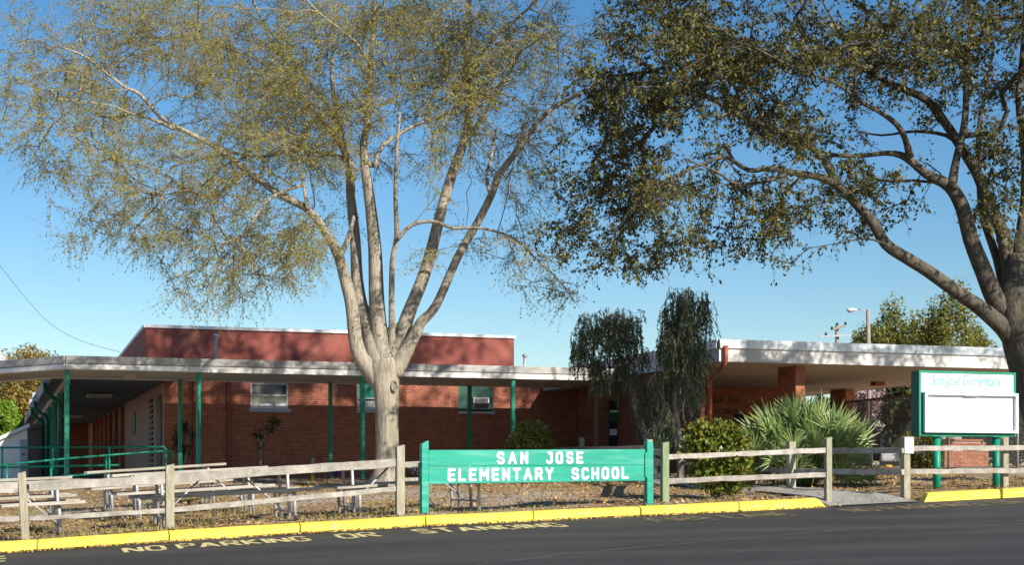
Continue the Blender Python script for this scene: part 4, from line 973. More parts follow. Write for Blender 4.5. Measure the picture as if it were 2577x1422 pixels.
# --- middle tree with sparse spring twigs
YT = 31.0
ct = thing('tree', W(968, 1216, YT), 'pale barked many stemmed tree with sparse twiggy olive crown in the middle of the lawn', 'tree', 'lawn trees')
def TW(l): return [W(a, b, YT) for a, b, w in l], [w * .93 / 2 * YT / F for a, b, w in l]
tpx = [(970, 1222, 104), (971, 1208, 88), (973, 1190, 76), (975, 1150, 66), (975, 1100, 62), (973, 1040, 62), (971, 1000, 66), (969, 960, 76), (966, 925, 88), (963, 905, 70)]
tp, tr = TW(tpx)
limbsC = [
 ([(958, 965, 50), (930, 930, 46), (905, 895, 40), (893, 850, 36), (884, 768, 33), (868, 700, 30), (852, 645, 27), (818, 582, 22), (774, 527, 20), (702, 488, 18), (620, 428, 16), (549, 373, 14), (477, 335, 12), (406, 296, 10), (351, 236, 9), (307, 214, 8), (220, 145, 6), (154, 118, 4)], YT, -1.6),
 ([(962, 935, 60), (945, 880, 54), (925, 820, 46), (908, 769, 36), (898, 700, 30), (893, 604, 27), (882, 494, 24), (880, 417, 22), (866, 379, 18), (850, 300, 14), (835, 200, 11), (840, 80, 8), (850, -60, 6)], YT, .9),
 ([(968, 920, 50), (958, 860, 44), (948, 769, 40), (943, 632, 34), (932, 522, 28), (921, 439, 24), (915, 368, 20), (926, 286, 17), (932, 165, 14), (940, 55, 11), (944, -70, 8)], YT, -.3),
 ([(985, 910, 26), (986, 850, 18), (985, 769, 15), (987, 659, 14), (998, 593, 13), (995, 494, 11), (998, 384, 9), (1005, 280, 7)], YT, -1.0),
 ([(985, 935, 50), (1002, 880, 42), (1020, 810, 37), (1036, 769, 34), (1075, 670, 31), (1108, 538, 27), (1140, 428, 25), (1168, 351, 21), (1179, 264, 18), (1173, 165, 15), (1179, 55, 12), (1182, -70, 9)], YT, 1.2),
 ([(990, 940, 50), (1015, 895, 40), (1045, 840, 30), (1060, 810, 26), (1097, 769, 23), (1151, 648, 21), (1201, 560, 20), (1234, 494, 19), (1256, 439, 18), (1289, 395, 17), (1349, 313, 14), (1393, 269, 11), (1459, 236, 8), (1540, 180, 5)], YT, -1.2),
 ([(998, 604, 11), (1036, 566, 10), (1091, 557, 9), (1140, 574, 8), (1212, 574, 7), (1294, 601, 6), (1344, 648, 5), (1404, 703, 4), (1448, 763, 3)], YT - .6, -.8),
 ([(852, 648, 18), (872, 610, 14), (884, 570, 11), (892, 540, 9)], YT - .7, .9),
 ([(439, 324, 11), (384, 300, 8), (329, 285, 7), (269, 263, 5), (150, 250, 4)], YT - 1.2, -.5),
 ([(620, 425, 13), (576, 466, 11), (538, 491, 9), (483, 483, 7), (420, 440, 5)], YT - .9, .8),
 ([(882, 440, 14), (873, 406, 13), (812, 384, 10), (730, 379, 9), (659, 395, 7), (560, 380, 5)], YT + .5, .9),
 ([(774, 527, 11), (763, 461, 9), (750, 410, 7), (741, 360, 5)], YT - .8, .4),
 ([(763, 465, 8), (697, 488, 8), (659, 521, 7), (604, 593, 5), (510, 626, 4)], YT - .8, -.8),
 ([(915, 400, 17), (943, 417, 13), (954, 379, 12), (981, 351, 11), (1047, 313, 9), (1102, 297, 8), (1157, 264, 6)], YT - .2, .3),
 ([(1168, 351, 12), (1195, 320, 10), (1240, 250, 8), (1300, 150, 6), (1330, 60, 4)], YT + .8, 1.2),
 ([(1234, 494, 10), (1223, 440, 9), (1234, 406, 8), (1245, 329, 6)], YT - .8, .6),
 ([(866, 379, 13), (800, 290, 11), (740, 230, 9), (680, 170, 8), (600, 130, 6), (450, 90, 4)], YT + .8, 1.3),
 ([(850, 300, 10), (780, 210, 9), (720, 120, 8), (665, 60, 7), (620, -40, 5)], YT + .8, -1.2),
 ([(932, 165, 10), (890, 100, 8), (800, 30, 6), (740, -40, 5)], YT - .3, -1.5),
 ([(1175, 200, 11), (1230, 110, 9), (1330, 20, 7), (1400, -60, 5)], YT + 1.1, -1.5),
 ([(1176, 120, 9), (1110, 60, 7), (1050, 10, 5), (1000, -50, 4)], YT + 1.1, 1.2),
]
blobsC = [(120, 210, 125, 120, 150), (90, 330, 80, 60, 50), (250, 350, 160, 110, 170), (320, 470, 140, 70, 120), (280, 560, 95, 40, 60), (420, 570, 140, 60, 120), (520, 520, 100, 60, 60),
 (560, 640, 140, 60, 110), (600, 730, 95, 55, 70), (480, 710, 80, 35, 30), (700, 610, 110, 55, 80), (390, 70, 190, 75, 170), (560, 150, 190, 120, 210), (700, 90, 190, 100, 210), (620, 290, 190, 90, 170), (750, 270, 150, 120, 190),
 (860, 150, 190, 150, 300), (1000, 100, 180, 120, 240), (1050, 240, 150, 90, 130), (1150, 130, 170, 130, 240), (1230, 280, 120, 110, 180), (1300, 80, 160, 100, 180), (1380, 200, 110, 120, 120),
 (740, 390, 120, 50, 70), (860, 330, 90, 80, 80), (1010, 400, 90, 60, 30), (1100, 420, 120, 60, 20), (1260, 600, 140, 55, 36), (1380, 690, 60, 50, 18), (1300, 470, 100, 70, 36), (1340, 380, 70, 60, 50), (1440, 735, 30, 45, 12), (1330, 640, 60, 40, 10), (870, 560, 60, 50, 10), (1080, 620, 120, 60, 8),
 (480, -70, 260, 70, 90), (850, -110, 300, 80, 120), (1200, -90, 250, 70, 90), (800, -280, 420, 110, 110), (1150, -360, 380, 110, 90)]
blobsC = [(a, b, c, d, int(n * (.8 if b > -50 else 1))) for a, b, c, d, n in blobsC if not (a < 640 and b > 120)]
def spray(pts, w, dens, y=0.0):
    for i in range(len(pts) - 1):
        (x0, y0), (x1, y1) = pts[i], pts[i + 1]; L = math.hypot(x1 - x0, y1 - y0); k = max(1, int(L / 34))
        for q in range(k):
            t = (q + .5) / k; blobsC.append((x0 + (x1 - x0) * t, y0 + (y1 - y0) * t, 30, w, max(2, int(dens * R.uniform(.7, 1.3))), y + R.uniform(-.9, .9)))
for pts, w, dens, y in (
  ([(300, 215), (150, 140), (20, 60)], 22, 6, -1.2), ([(280, 190), (110, 170), (5, 150)], 26, 8, -.8), ([(350, 290), (180, 235), (0, 240)], 24, 10, -1.4), ([(330, 260), (150, 300), (15, 310)], 24, 9, -.6),
  ([(420, 320), (240, 350), (50, 400)], 22, 10, -1.2), ([(480, 345), (300, 400), (110, 420)], 20, 8, -.2), ([(560, 385), (360, 430), (170, 470)], 20, 9, -1.4), ([(620, 420), (500, 485), (340, 510), (190, 590)], 22, 11, -.6),
  ([(600, 470), (420, 545), (240, 580)], 20, 9, .4), ([(640, 480), (500, 560), (330, 620)], 20, 9, -1.0), ([(690, 490), (600, 590), (430, 640)], 18, 7, -.4), ([(700, 500), (640, 610), (540, 690), (420, 740)], 24, 9, -.9),
  ([(790, 590), (690, 640), (590, 740)], 32, 10, -.8), ([(820, 600), (740, 620), (640, 690)], 28, 9, .2), ([(650, 620), (560, 700), (500, 740)], 26, 8, -.9),
  ([(760, 200), (560, 180), (380, 130), (200, 40)], 34, 13, .9), ([(700, 120), (480, 70), (230, 10)], 34, 13, 1.2), ([(740, 260), (560, 230), (410, 170)], 30, 12, .4), ([(800, 330), (640, 300), (500, 290)], 26, 10, .6), ([(870, 400), (700, 370), (560, 370)], 22, 9, .6), ([(700, 440), (600, 430), (540, 400)], 22, 8, -.4)): spray(pts, w, dens, y)
make_tree(ct, limbsC, tp, tr, blobsC, YT, 1.7, M_BARK, M_TWIG, M_LEAFC, 8, .55, 5, .052, .42, .22, along=1.0, rnd=.6, tf=.5, ang=1.3, lift=.04, clump=7)
# sawn knot on the trunk
kn = W(993, 972, YT - .215)
mb = MB()
for i in range(14):
    pass
ring = [(kn + Vector((.055 * math.cos(a) * 1.0, -.03 - .01 * math.sin(2 * a), .1 * math.sin(a)))) for a in [2 * math.pi * i / 16 for i in range(17)]]
mb.tube(ring, .022, 8, cap=False); mb.ball(kn + Vector((0, -.005, 0)), .05, .03, .085); mb.build('knot', M_BARK, ct)

# --- oak at the right, darker and denser
YO = 27.5
oak = thing('tree', W(2690, 1190, YO), 'large dark limbed oak with dense leaves hanging over the entrance at the right', 'tree', 'lawn trees')
tpx = [(2690, 1200, 165), (2672, 1150, 145), (2640, 1050, 130), (2608, 950, 126), (2580, 860, 124), (2562, 790, 110), (2556, 735, 88), (2553, 690, 60), (2556, 640, 42)]
tp = [W(a, b, YO) for a, b, w in tpx]; tr = [w / 2 * YO / F for a, b, w in tpx]
limbsO = [
 ([(2570, 880, 70), (2525, 825, 60), (2465, 774, 50), (2410, 736, 45), (2333, 681, 42), (2278, 648, 40), (2229, 615, 37), (2196, 560, 34), (2158, 516, 32), (2108, 467, 30), (2059, 445, 24), (1993, 434, 21), (1938, 423, 18), (1883, 428, 16), (1828, 395, 13), (1784, 406, 11), (1707, 439, 8), (1674, 467, 6)], YO, -1.8),
 ([(2560, 800, 78), (2525, 780, 66), (2500, 745, 62), (2476, 686, 58), (2443, 604, 52), (2421, 521, 48), (2388, 467, 42), (2333, 439, 30), (2278, 395, 26), (2230, 385, 17), (2158, 392, 14), (2080, 385, 10), (2000, 360, 7)], YO, -.8),
 ([(2555, 765, 76), (2545, 690, 62), (2520, 582, 44), (2487, 510, 40), (2460, 439, 36), (2421, 373, 34), (2377, 307, 29), (2333, 252, 26), (2251, 214, 22), (2169, 170, 18), (2092, 132, 14), (2031, 93, 10), (1960, 30, 7)], YO, 1.0),
 ([(2108, 467, 25), (2070, 401, 22), (2015, 351, 20), (1949, 324, 17), (1872, 296, 15), (1806, 258, 12), (1740, 225, 9), (1696, 187, 6), (1640, 120, 4)], YO - 1.1, 1.4),
 ([(1982, 434, 12), (1927, 456, 11), (1850, 461, 9), (1800, 430, 7), (1720, 400, 5)], YO - 1.4, -.8),
 ([(2290, 395, 24), (2278, 350, 20), (2256, 313, 18), (2212, 280, 16), (2169, 258, 13), (2103, 209, 10), (2000, 170, 7), (1900, 120, 5)], YO - .6, -1.4),
 ([(2395, 475, 30), (2405, 406, 26), (2427, 307, 23), (2432, 198, 19), (2438, 110, 15), (2443, 27, 12), (2450, -90, 9)], YO - .5, .9),
 ([(2528, 730, 34), (2508, 650, 28), (2474, 545, 25), (2464, 450, 20), (2462, 330, 16), (2480, 230, 12), (2500, 120, 8)], YO + .2, 1.5),
 ([(2556, 750, 84), (2560, 680, 60), (2569, 604, 44), (2582, 480, 34), (2575, 350, 26), (2562, 250, 20), (2575, 100, 15), (2580, -60, 10)], YO, .4),
 ([(2560, 760, 60), (2620, 600, 42), (2690, 450, 32), (2750, 300, 22), (2800, 150, 14)], YO, .8),
 ([(2421, 373, 16), (2380, 340, 13), (2300, 330, 10), (2220, 340, 7), (2160, 330, 5)], YO + .6, 1.2),
 ([(2169, 170, 12), (2100, 60, 9), (2050, -40, 6)], YO + .8, .6),
 ([(1872, 296, 9), (1850, 220, 8), (1800, 130, 6), (1780, 30, 4)], YO - .5, .9),
 ([(2229, 615, 8), (2180, 600, 6), (2120, 610, 4)], YO - .8, -.5),
]
blobsO = [(1450, 460, 75, 65, 70), (1490, 560, 95, 65, 80), (1590, 620, 100, 45, 60), (1560, 480, 110, 60, 60), (1690, 520, 130, 85, 120), (1480, 330, 90, 80, 60), (1600, 340, 120, 90, 80), (1560, 180, 130, 110, 110), (1700, 150, 170, 120, 170),
 (1850, 100, 190, 105, 190), (1800, 290, 140, 90, 90), (1950, 200, 170, 120, 160), (1640, 50, 150, 75, 90), (1950, 330, 110, 70, 60), (1890, 520, 130, 65, 80), (2000, 440, 110, 60, 50), (1780, 590, 90, 40, 40), (1980, 570, 90, 40, 36), (2120, 600, 60, 40, 9),
 (2150, 100, 190, 105, 180), (2090, 300, 90, 80, 40), (2300, 120, 140, 110, 140), (2450, 90, 130, 110, 120), (2510, 300, 80, 110, 70), (2390, 260, 70, 70, 24), (2450, 470, 80, 50, 22), (2545, 480, 50, 110, 40), (2190, 440, 90, 50, 30), (2260, 500, 70, 35, 16),
 (1700, -110, 280, 80, 100), (2100, -140, 330, 90, 130), (2500, -130, 230, 100, 90), (2760, 200, 170, 230, 110), (1900, -340, 420, 130, 220), (2350, -480, 420, 150, 200), (3250, 190, 260, 220, 140, -4.0), (2050, -600, 520, 240, 820, 2.0), (1600, -640, 300, 150, 330, 2.0), (2650, -880, 380, 170, 380, 2.0), (2850, 0, 280, 250, 260, -2.5), (2720, 180, 130, 220, 130, 1.5), (2150, -950, 420, 200, 320, 2.0), (1650, -420, 250, 160, 200, 2.0), (3250, 60, 560, 300, 540, 0.5), (3250, -320, 560, 200, 330, 1.5), (3550, 150, 400, 250, 160, -2.5), (2850, -350, 300, 220, 200, 3.0), (2900, -20, 240, 240, 130, -2.5)]  # rows above and right of view: unseen crown, shaped for the shade it casts
blobsO = [b if len(b) > 5 or b[1] < -50 else (b[:4] + (int(b[4] * .8), 1.5) if b[0] <= 1650 else b[:4] + (int(b[4] * .84),)) for b in blobsO]
limbsO = [([(x, y, w * (.76 if i else .9)) for i, (x, y, w) in enumerate(pts)], a, b) for pts, a, b in limbsO]
tr = [r * .92 for r in tr]
make_tree(oak, limbsO, tp, tr, blobsO, YO, 1.5, M_OAKB, M_OAKB, M_LEAFO, 6, .34, 5, .08, .5, .25, r0=.006, clump=12)
for px, py, r in ((2490, 522, .075), (2527, 606, .085)):
    p = W(px, py, YO - .22); q = p + Vector((-.02, -.14, -.04)); mb = MB(); mb.tube([p + Vector((0, .15, .05)), q], [r * 1.2, r], 12); mb.build('pruned_stub', M_OAKB, oak)
    MB().tube([q + Vector((0, -.001, 0)), q + Vector((-.002, -.012, -.003))], [r * .8, r * .75], 12).build('cut_face', M_BARK, oak)

# --- weeping trees by the entrance
def weeping(name, label, base, trunk, blobs, Y, sY, group, seed):
    t = thing(name, base, label, 'tree', group); sk_ = Skel(); pts = [W(a, b, Y) for a, b, w in trunk]; rd = [w / 2 * Y / F for a, b, w in trunk]
    sp, sr = smooth_pts(pts, rd, 3); MB().tube(sp, sr, 10, wob=.06).build('trunk', M_WILB, t); sk_.limb(sp, sr)
    A = blob_points([(b[0], b[1], b[2] * .82, b[3], int(b[4] * .62)) for b in blobs], Y, sY); n0 = len(sk_.P); ok = np.ones(n0); ok[:n0 // 3] = 5
    tips = sk_.grow(A, step=.25, lift=.35, ok=ok); rad = sk_.radii(.003); P = np.array(sk_.P); par = np.array(sk_.par); idx = np.arange(n0, len(P))
    br = [prisms(P[par[idx]], P[idx], np.minimum(rad[par[idx]], rad[idx] * 1.4), rad[idx], 4)]
    T = P[np.array(tips)]; ns = 4; B = np.repeat(T, ns, 0); n = len(B); prev = B + rng.normal(0, .05, (n, 3)); seg = 5; ln = rng.uniform(.05, .15, (n, 1)); d = unit(n) * np.array([1, 1, .2]) * .55 + np.array([0, 0, .1]); LQ = []
    for s in range(seg):
        d = d * .7 + np.array([0, 0, -.5]) + unit(n) * .22; dn = d / np.linalg.norm(d, axis=1, keepdims=True); nxt = prev + dn * ln
        br.append(prisms(prev, nxt, np.full(n, .004), np.full(n, .003), 3))
        for q in range(4):
            c = prev + (nxt - prev) * rng.uniform(0, 1, (n, 1)); dl = dn * .8 + unit(n) * .65 + np.array([0, 0, -.3]); L = rng.uniform(.06, .12, n); LQ.append(leaf_quads(c + dl * .04, dl, L, L * .22))
        prev = nxt
    put('branches', join(br), M_WILB, t, kind='stuff'); put('foliage', join(LQ), M_LEAFW, t, kind='stuff')
weeping('weeping_tree', 'smaller leaning weeping tree with rounded drooping crown left of the entrance', W(1645, 1195, 34.5), [(1648, 1200, 22), (1630, 1110, 20), (1606, 1045, 18), (1592, 985, 16), (1574, 930, 14), (1553, 885, 12), (1535, 830, 9), (1528, 790, 5)],
        [(1500, 815, 60, 30, 40), (1480, 870, 50, 55, 46), (1560, 830, 55, 40, 50), (1545, 790, 50, 18, 22), (1590, 800, 35, 22, 18), (1530, 900, 60, 40, 46), (1600, 900, 40, 50, 26), (1515, 950, 35, 30, 14), (1630, 1000, 45, 50, 26), (1640, 1060, 40, 35, 20)], 34.5, .5, 'weeping trees by the entrance', 1)
weeping('weeping_tree', 'taller upright weeping tree with long hanging strands beside the roof corner', W(1712, 1190, 33.0), [(1714, 1195, 20), (1708, 1110, 18), (1701, 1050, 16), (1697, 960, 14), (1700, 880, 12), (1706, 810, 10), (1722, 750, 7), (1735, 722, 4)],
        [(1730, 740, 50, 20, 34), (1710, 790, 55, 40, 56), (1760, 770, 30, 30, 20), (1690, 850, 45, 45, 50), (1745, 860, 45, 60, 50), (1700, 930, 50, 40, 40), (1735, 970, 35, 35, 22), (1665, 1000, 30, 50, 16), (1660, 1050, 40, 30, 20), (1690, 1060, 30, 40, 14)], 33.0, .45, 'weeping trees by the entrance', 2)

# ================================================================== SHRUBS, PALMETTO AND SMALL PLANTS
def shrub(name, label, px, Y, ybase, rx, ry, h, n, m, L, W_=.5, cat='shrub', shape=1.0, fill=.45, lumps=26, lobes=None):
    b = W(px, ybase, Y); t = thing(name, b, label, cat); lc = unit(lumps); k = rng.integers(0, lumps, n)
    lsz = rng.uniform(.74, 1.12, lumps); r = rng.uniform(fill, 1.03, n) ** .6 * lsz[k]; d = lc[k] + rng.normal(0, .28, (n, 3)); d /= np.linalg.norm(d, axis=1, keepdims=True)
    hh = np.clip(d[:, 2], -.9, 1); z = .5 + .5 * hh; wd = (1 - .12 * (1 - z)) * shape ** (1 - z)
    C = np.stack([d[:, 0] * rx * r * wd, d[:, 1] * ry * r * wd, (h * .5 + d[:, 2] * h * .52 * r)], 1); C[:, 2] = np.maximum(C[:, 2], .03) ; C = C + np.array(b)
    if lobes:
        kk = rng.choice(len(lobes), n, p=np.array([q[6] for q in lobes]) / sum(q[6] for q in lobes)); Lb = np.array(lobes, float)[kk]
        C = np.array(b) + Lb[:, :3] + d * Lb[:, 3:6] * r[:, None] * (1 + .12 * rng.normal(0, 1, (n, 1)))
    dl = d * .6 + unit(n) * .7 + np.array([0, 0, .15]); Ls = rng.uniform(.7, 1.3, n) * L
    put('foliage', leaf_quads(C, dl, Ls, Ls * W_, Nrm=d * .7 + unit(n) * .7), m, t, kind='stuff')
    st = MB()
    for i in range(9):
        a = R.uniform(0, 6.28); q = b + Vector((math.cos(a) * rx * .6, math.sin(a) * ry * .6, h * R.uniform(.5, .8))); st.tube([b + Vector((math.cos(a) * .04, math.sin(a) * .04, -.03)), b.lerp(q, .5) + Vector((0, 0, .06)), q], [.018, .012, .006], 6)
    st.build('stem', M_WILB, t); return t
bt = shrub('bush', 'rounded glossy yellow green bush growing through the fence right of the school sign', 1803, 23.55, 1249, .53, .5, 1.15, 6200, M_LEAFB, .085, .5, lumps=60, fill=.3,
           lobes=[(-.08, 0, .88, .40, .38, .27, 1.3), (.16, 0, .86, .36, .36, .25, 1.1), (-.26, -.05, .70, .30, .3, .22, .6), (.05, -.1, .52, .44, .4, .2, .8), (.22, -.05, .38, .34, .34, .24, .9), (-.1, -.1, .30, .34, .3, .2, .6), (.12, -.15, .14, .36, .3, .13, .5), (.38, 0, .55, .18, .2, .25, .35)])
shrub('bush', 'clipped dark round bush against the brick wall right of the boarded window', 1333, 36.0, 1205, .58, .5, 1.30, 5600, M_LEAFH, .075, .5)
shrub('bush', 'dark spindly shrub against the brick wall behind two green posts', 463, 40.6, 1165, .34, .2, 1.1, 420, M_LEAFD, .13, .35, lumps=9)
shrub('bush', 'low green hedge plant behind the chain link fence under the marquee', 2322, 36.5, 1185, .55, .6, .95, 2600, M_LEAFT, .09, .5)
shrub('bush', 'dark tangled shrub inside the chain link fence at the far right', 2555, 37.5, 1170, .9, .6, 1.2, 2600, M_LEAFD, .1, .5)

pal = thing('palmetto', W(2022, 1228, 27.2), 'large saw palmetto clump with fan shaped pale green blades beside the path', 'plant')
variants = []
for k in range(7):
    nb = 15; vs = []; fs = []
    for i in range(nb):
        a = math.radians(-72 + 144 * i / (nb - 1) + R.uniform(-4, 4)); L = R.uniform(.40, .56) * (1 - .2 * abs(i - nb / 2) / (nb / 2)); w = .017
        d = Vector((math.sin(a), math.cos(a), 0)); n = Vector((math.cos(a), -math.sin(a), 0)); up = Vector((0, 0, 1)); b = len(vs); cv = R.uniform(-.16, .02)
        for t, ww in ((.05, .3), (.35, 1.0), (.7, .75), (1, .02)):
            c = d * L * t + up * (cv * (t ** 2) * L + .12 * t * L * (abs(math.sin(a)) ** 2)); vs += [c - n * w * ww + up * .012 * ww, c, c + n * w * ww + up * .012 * ww]
        for s in range(3):
            o = b + s * 3; fs += [(o, o + 1, o + 4, o + 3), (o + 1, o + 2, o + 5, o + 4)]
    me = bpy.data.meshes.new('frond'); me.from_pydata(vs, [], fs); me.update(); me.materials.append(M_PALM); variants.append(me)
dead = variants[0].copy(); dead.materials[0] = M_DEADPALM; pb = Vector(pal.location); stalks = MB(); nf = 185
for i in range(nf):
    az = R.uniform(0, 2 * math.pi); el = math.radians(R.choice([R.uniform(0, 88), R.uniform(20, 88)])); rr = R.uniform(.55, 1.0)
    hub = Vector((math.cos(az) * math.cos(el) * 1.08 * rr, math.sin(az) * math.cos(el) * .85 * rr, .12 + math.sin(el) ** .75 * 1.0 * rr))
    out = Vector((math.cos(az) * math.cos(el), math.sin(az) * math.cos(el), math.sin(el) + .5)).normalized()
    o = bpy.data.objects.new('frond', R.choice(variants)); COL.objects.link(o); o.parent = pal; o.location = hub
    y = out; tmp = Vector((R.uniform(-1, 1), R.uniform(-1, 1), R.uniform(.1, 1))); x = y.cross(tmp).normalized(); z = x.cross(y).normalized()
    o.rotation_euler = Matrix((x, y, z)).transposed().to_euler(); s = R.uniform(.8, 1.1); o.scale = (s, s, s)
    if i % 2 == 0: stalks.tube([Vector((hub.x * .25, hub.y * .25, 0)), Vector((hub.x * .6, hub.y * .6, hub.z * .7)), hub], .009, 5)
for i in range(16):
    az = R.uniform(0, 2 * math.pi); rr = R.uniform(.55, .95); hub = Vector((math.cos(az) * rr, math.sin(az) * rr * .8, R.uniform(.05, .3)))
    o = bpy.data.objects.new('frond', dead); COL.objects.link(o); o.parent = pal; o.location = hub; o['label'] = 'dead brown drooping frond'
    y = Vector((math.cos(az), math.sin(az), -R.uniform(.2, .8))).normalized(); x = y.cross(Vector((R.uniform(-.3, .3), R.uniform(-.3, .3), 1))).normalized(); z = x.cross(y).normalized()
    o.rotation_euler = Matrix((x, y, z)).transposed().to_euler(); o.scale = (.8, .8, .8)
stalks.build('stalks', M_PALM, pal, local=True, kind='stuff'); pal.scale = (1.12, 1.08, 1.1)

# thin yucca against the wall
yk = thing('yucca', W(655, 1165, 41.0), 'thin leaning yucca with dark spiky rosettes under the left window', 'plant')
mb = MB(); mb.tube([W(655, 1170, 41.0), W(658, 1120, 41.0), W(668, 1092, 41.0), W(684, 1070, 41.0)], [.035, .03, .028, .025], 8); mb.tube([W(656, 1125, 41.0), W(650, 1100, 41.0)], .022, 8); mb.build('stem', M_WILB, yk)
for px, py, nn, ln in ((686, 1066, 46, .32), (672, 1085, 26, .26), (651, 1097, 34, .24), (655, 1125, 18, .22)):
    c = np.tile(np.array(W(px, py, 41.0)), (nn, 1)); d = unit(nn); d[:, 2] = d[:, 2] * .8 + .1; L = rng.uniform(.7, 1.2, nn) * ln
    put('rosette', leaf_quads(c + d * L[:, None] * .5, d, L, np.full(nn, .035)), M_LEAFD, yk)
def flowers(label, px, py, Y, m, n=160):
    t = thing('flower_clump', W(px, py + 12, Y), label, 'flowers'); C = np.array(W(px, py, Y)) + rng.normal(0, 1, (n, 3)) * np.array([.1, .08, .06])
    put('petals', leaf_quads(C, unit(n), rng.uniform(.03, .05, n), rng.uniform(.03, .045, n)), m, t, kind='stuff')
    a = np.tile(np.array(W(px, py + 14, Y)), (20, 1)) + rng.normal(0, .04, (20, 3)); put('stems', prisms(a, C[:20], np.full(20, .004), np.full(20, .003), 3), M_GREENB, t, kind='stuff')
flowers('small clump of purple flowers beside a green post at the wall', 845, 1186, 38.5, M_PURPLE); flowers('small clump of white flowers left of the school sign', 1049, 1183, 35.0, M_PETALW, 90)
pv = thing('cleanout_pipe', W(787, 1207, 37.0), 'short white upright pipe with yellow base at the edge of the walkway', 'pipe')
MB().tube([W(787, 1197, 37), W(787, 1153, 37)], .035, 10).build('white_pipe', M_GREYBOX, pv); MB().tube([W(787, 1212, 37), W(787, 1197.2, 37)], .042, 10).build('yellow_base', M_YELLOW, pv)

# ================================================================== CHAIN LINK FENCE
cl = thing('chain_link_fence', W(2387, 1190, 36), 'grey chain link fence behind the marquee sign', 'fence')
ca, cb2 = W(2030, 1182, 45.5), W(2760, 1190, 31.0); ca.z = EYE + .12; cb2.z = EYE + .05
d = cb2 - ca; Ln = Vector((d.x, d.y, 0)).length; hgt = 1.95; P0 = []; P1 = []; s = .065
def cpt(x, z): p = ca.lerp(cb2, x / Ln); return (p.x, p.y, p.z + z)
x = -hgt
while x < Ln:
    for sg in (1, -1):
        xa, xb = (x, x + hgt) if sg > 0 else (x + hgt, x); za, zb = 0.0, hgt
        lo, hi = 0.0, 1.0
        def at(t): return xa + (xb - xa) * t
        ts = [t for t in np.linspace(0, 1, 41) if 0 <= at(t) <= Ln]
        if len(ts) > 1: P0.append(cpt(at(ts[0]), ts[0] * hgt)); P1.append(cpt(at(ts[-1]), ts[-1] * hgt))
    x += s
put('mesh_wire', prisms(P0, P1, np.full(len(P0), .004), np.full(len(P0), .004), 3), M_WIRE, cl, kind='stuff')
MB().tube([cpt(0, hgt), cpt(Ln, hgt)], .03, 8).build('top_rail', M_WIRE, cl)
for px in (2060, 2191, 2387, 2560, 2740):
    a = (px - CX) / F; t = None; lo, hi = 0.0, 1.0
    for _ in range(40):
        m_ = (lo + hi) / 2; p = ca.lerp(cb2, m_)
        if (p.x / p.y) < a: lo = m_
        else: hi = m_
    MB().tube([cpt(lo * Ln, -.2), cpt(lo * Ln, hgt + .02)], .032, 8).build('post', M_GALV, cl)

# low brick wall, cars, wheel stop behind the fence
bw = thing('brick_wall', W(2450, 1180, 41), 'low orange brick wall behind the chain link fence under the marquee', 'wall')
a = W(2376, 1185, 40.5); b = W(2545, 1185, 40.0); zb0, zb1 = EYE + .12, EYE + .93
uA, vA = UV(a); uB, vB = UV(b)
brick_wall(bw, 'wall_core', uA, uB, vA, .05, .93, bm=mat('orange_brick', (.42, .15, .07), (.50, .20, .10), 5, .9, island=.2), mb_mat=M_MORTARL, course=.07, blen=.2)
MB().uvbox(uA - .03, uB + .03, vA - .04, vA + .28, .931, .98).build('coping', mat('orange_coping', (.45, .18, .09), None, rough=.9), bw)
def car(px, Y, label, m, rz, z):
    p = Vector(((px - CX) / F * Y, Y, EYE + z)); t = thing('parked_car', p, label, 'car', 'cars parked beyond the entrance', rz=rz)
    prof = [(-2.15, .32), (-2.2, .62), (-2.0, .92), (-1.45, 1.0), (-.85, 1.4), (.55, 1.43), (1.2, 1.0), (2.05, .86), (2.2, .6), (2.18, .3)]
    MB().prism([Vector((x, -.85, zz)) for x, zz in prof], (0, 1.7, 0)).build('body', m, t, local=True, bevel=.08)
    for pf in ([(-1.3, 1.0), (-.8, 1.33), (-.2, 1.36), (-.2, 1.0)], [(-.12, 1.0), (-.12, 1.36), (.5, 1.36), (1.02, 1.0)]):
        for y in (-.862, .85): MB().prism([Vector((x, y, zz)) for x, zz in pf], (0, .012, 0)).build('window', M_GLASS, t, local=True)
    MB().prism([Vector((.575, -.72, 1.435)), Vector((1.215, -.72, 1.012)), Vector((1.235, -.72, 1.03)), Vector((.595, -.72, 1.452))], (0, 1.44, 0)).build('windscreen', M_GLASS, t, local=True)
    MB().prism([Vector((-1.47, -.72, 1.01)), Vector((-.87, -.72, 1.41)), Vector((-.89, -.72, 1.43)), Vector((-1.49, -.72, 1.03))], (0, 1.44, 0)).build('rear_window', M_GLASS, t, local=True)
    for x in (-1.35, 1.35):
        for y in (-.78, .78): MB().tube([(x, y - .1, .31), (x, y + .1, .31)], .31, 16).build('wheel', M_BLACK, t, local=True); 
        for y in (-.885, .885): MB().tube([(x, y - .004, .31), (x, y + .004, .31)], .19, 12).build('hub_cap', M_ALU, t, local=True)
    for y in (-.6, .6): MB().ball((2.17, y, .68), .05, .14, .08).build('headlight', M_SIGNW, t, local=True); MB().ball((-2.16, y, .72), .05, .14, .08).build('tail_light', M_CARR, t, local=True)
car(2272, 60, 'white car parked beyond the palmetto, seen through the path opening', M_CARW, -1.8, .27); car(2206, 62, 'red car parked behind the white car', M_CARR, .4, .32)
ws = thing('bollard', W(2235, 1187, 44), 'short yellow bollard beside the parked white car', 'bollard'); MB().tube([W(2235, 1200, 44), W(2235, 1172, 44), W(2235, 1170, 44)], [.11, .11, .08], 12).build('bollard_post', M_YELLOW, ws)

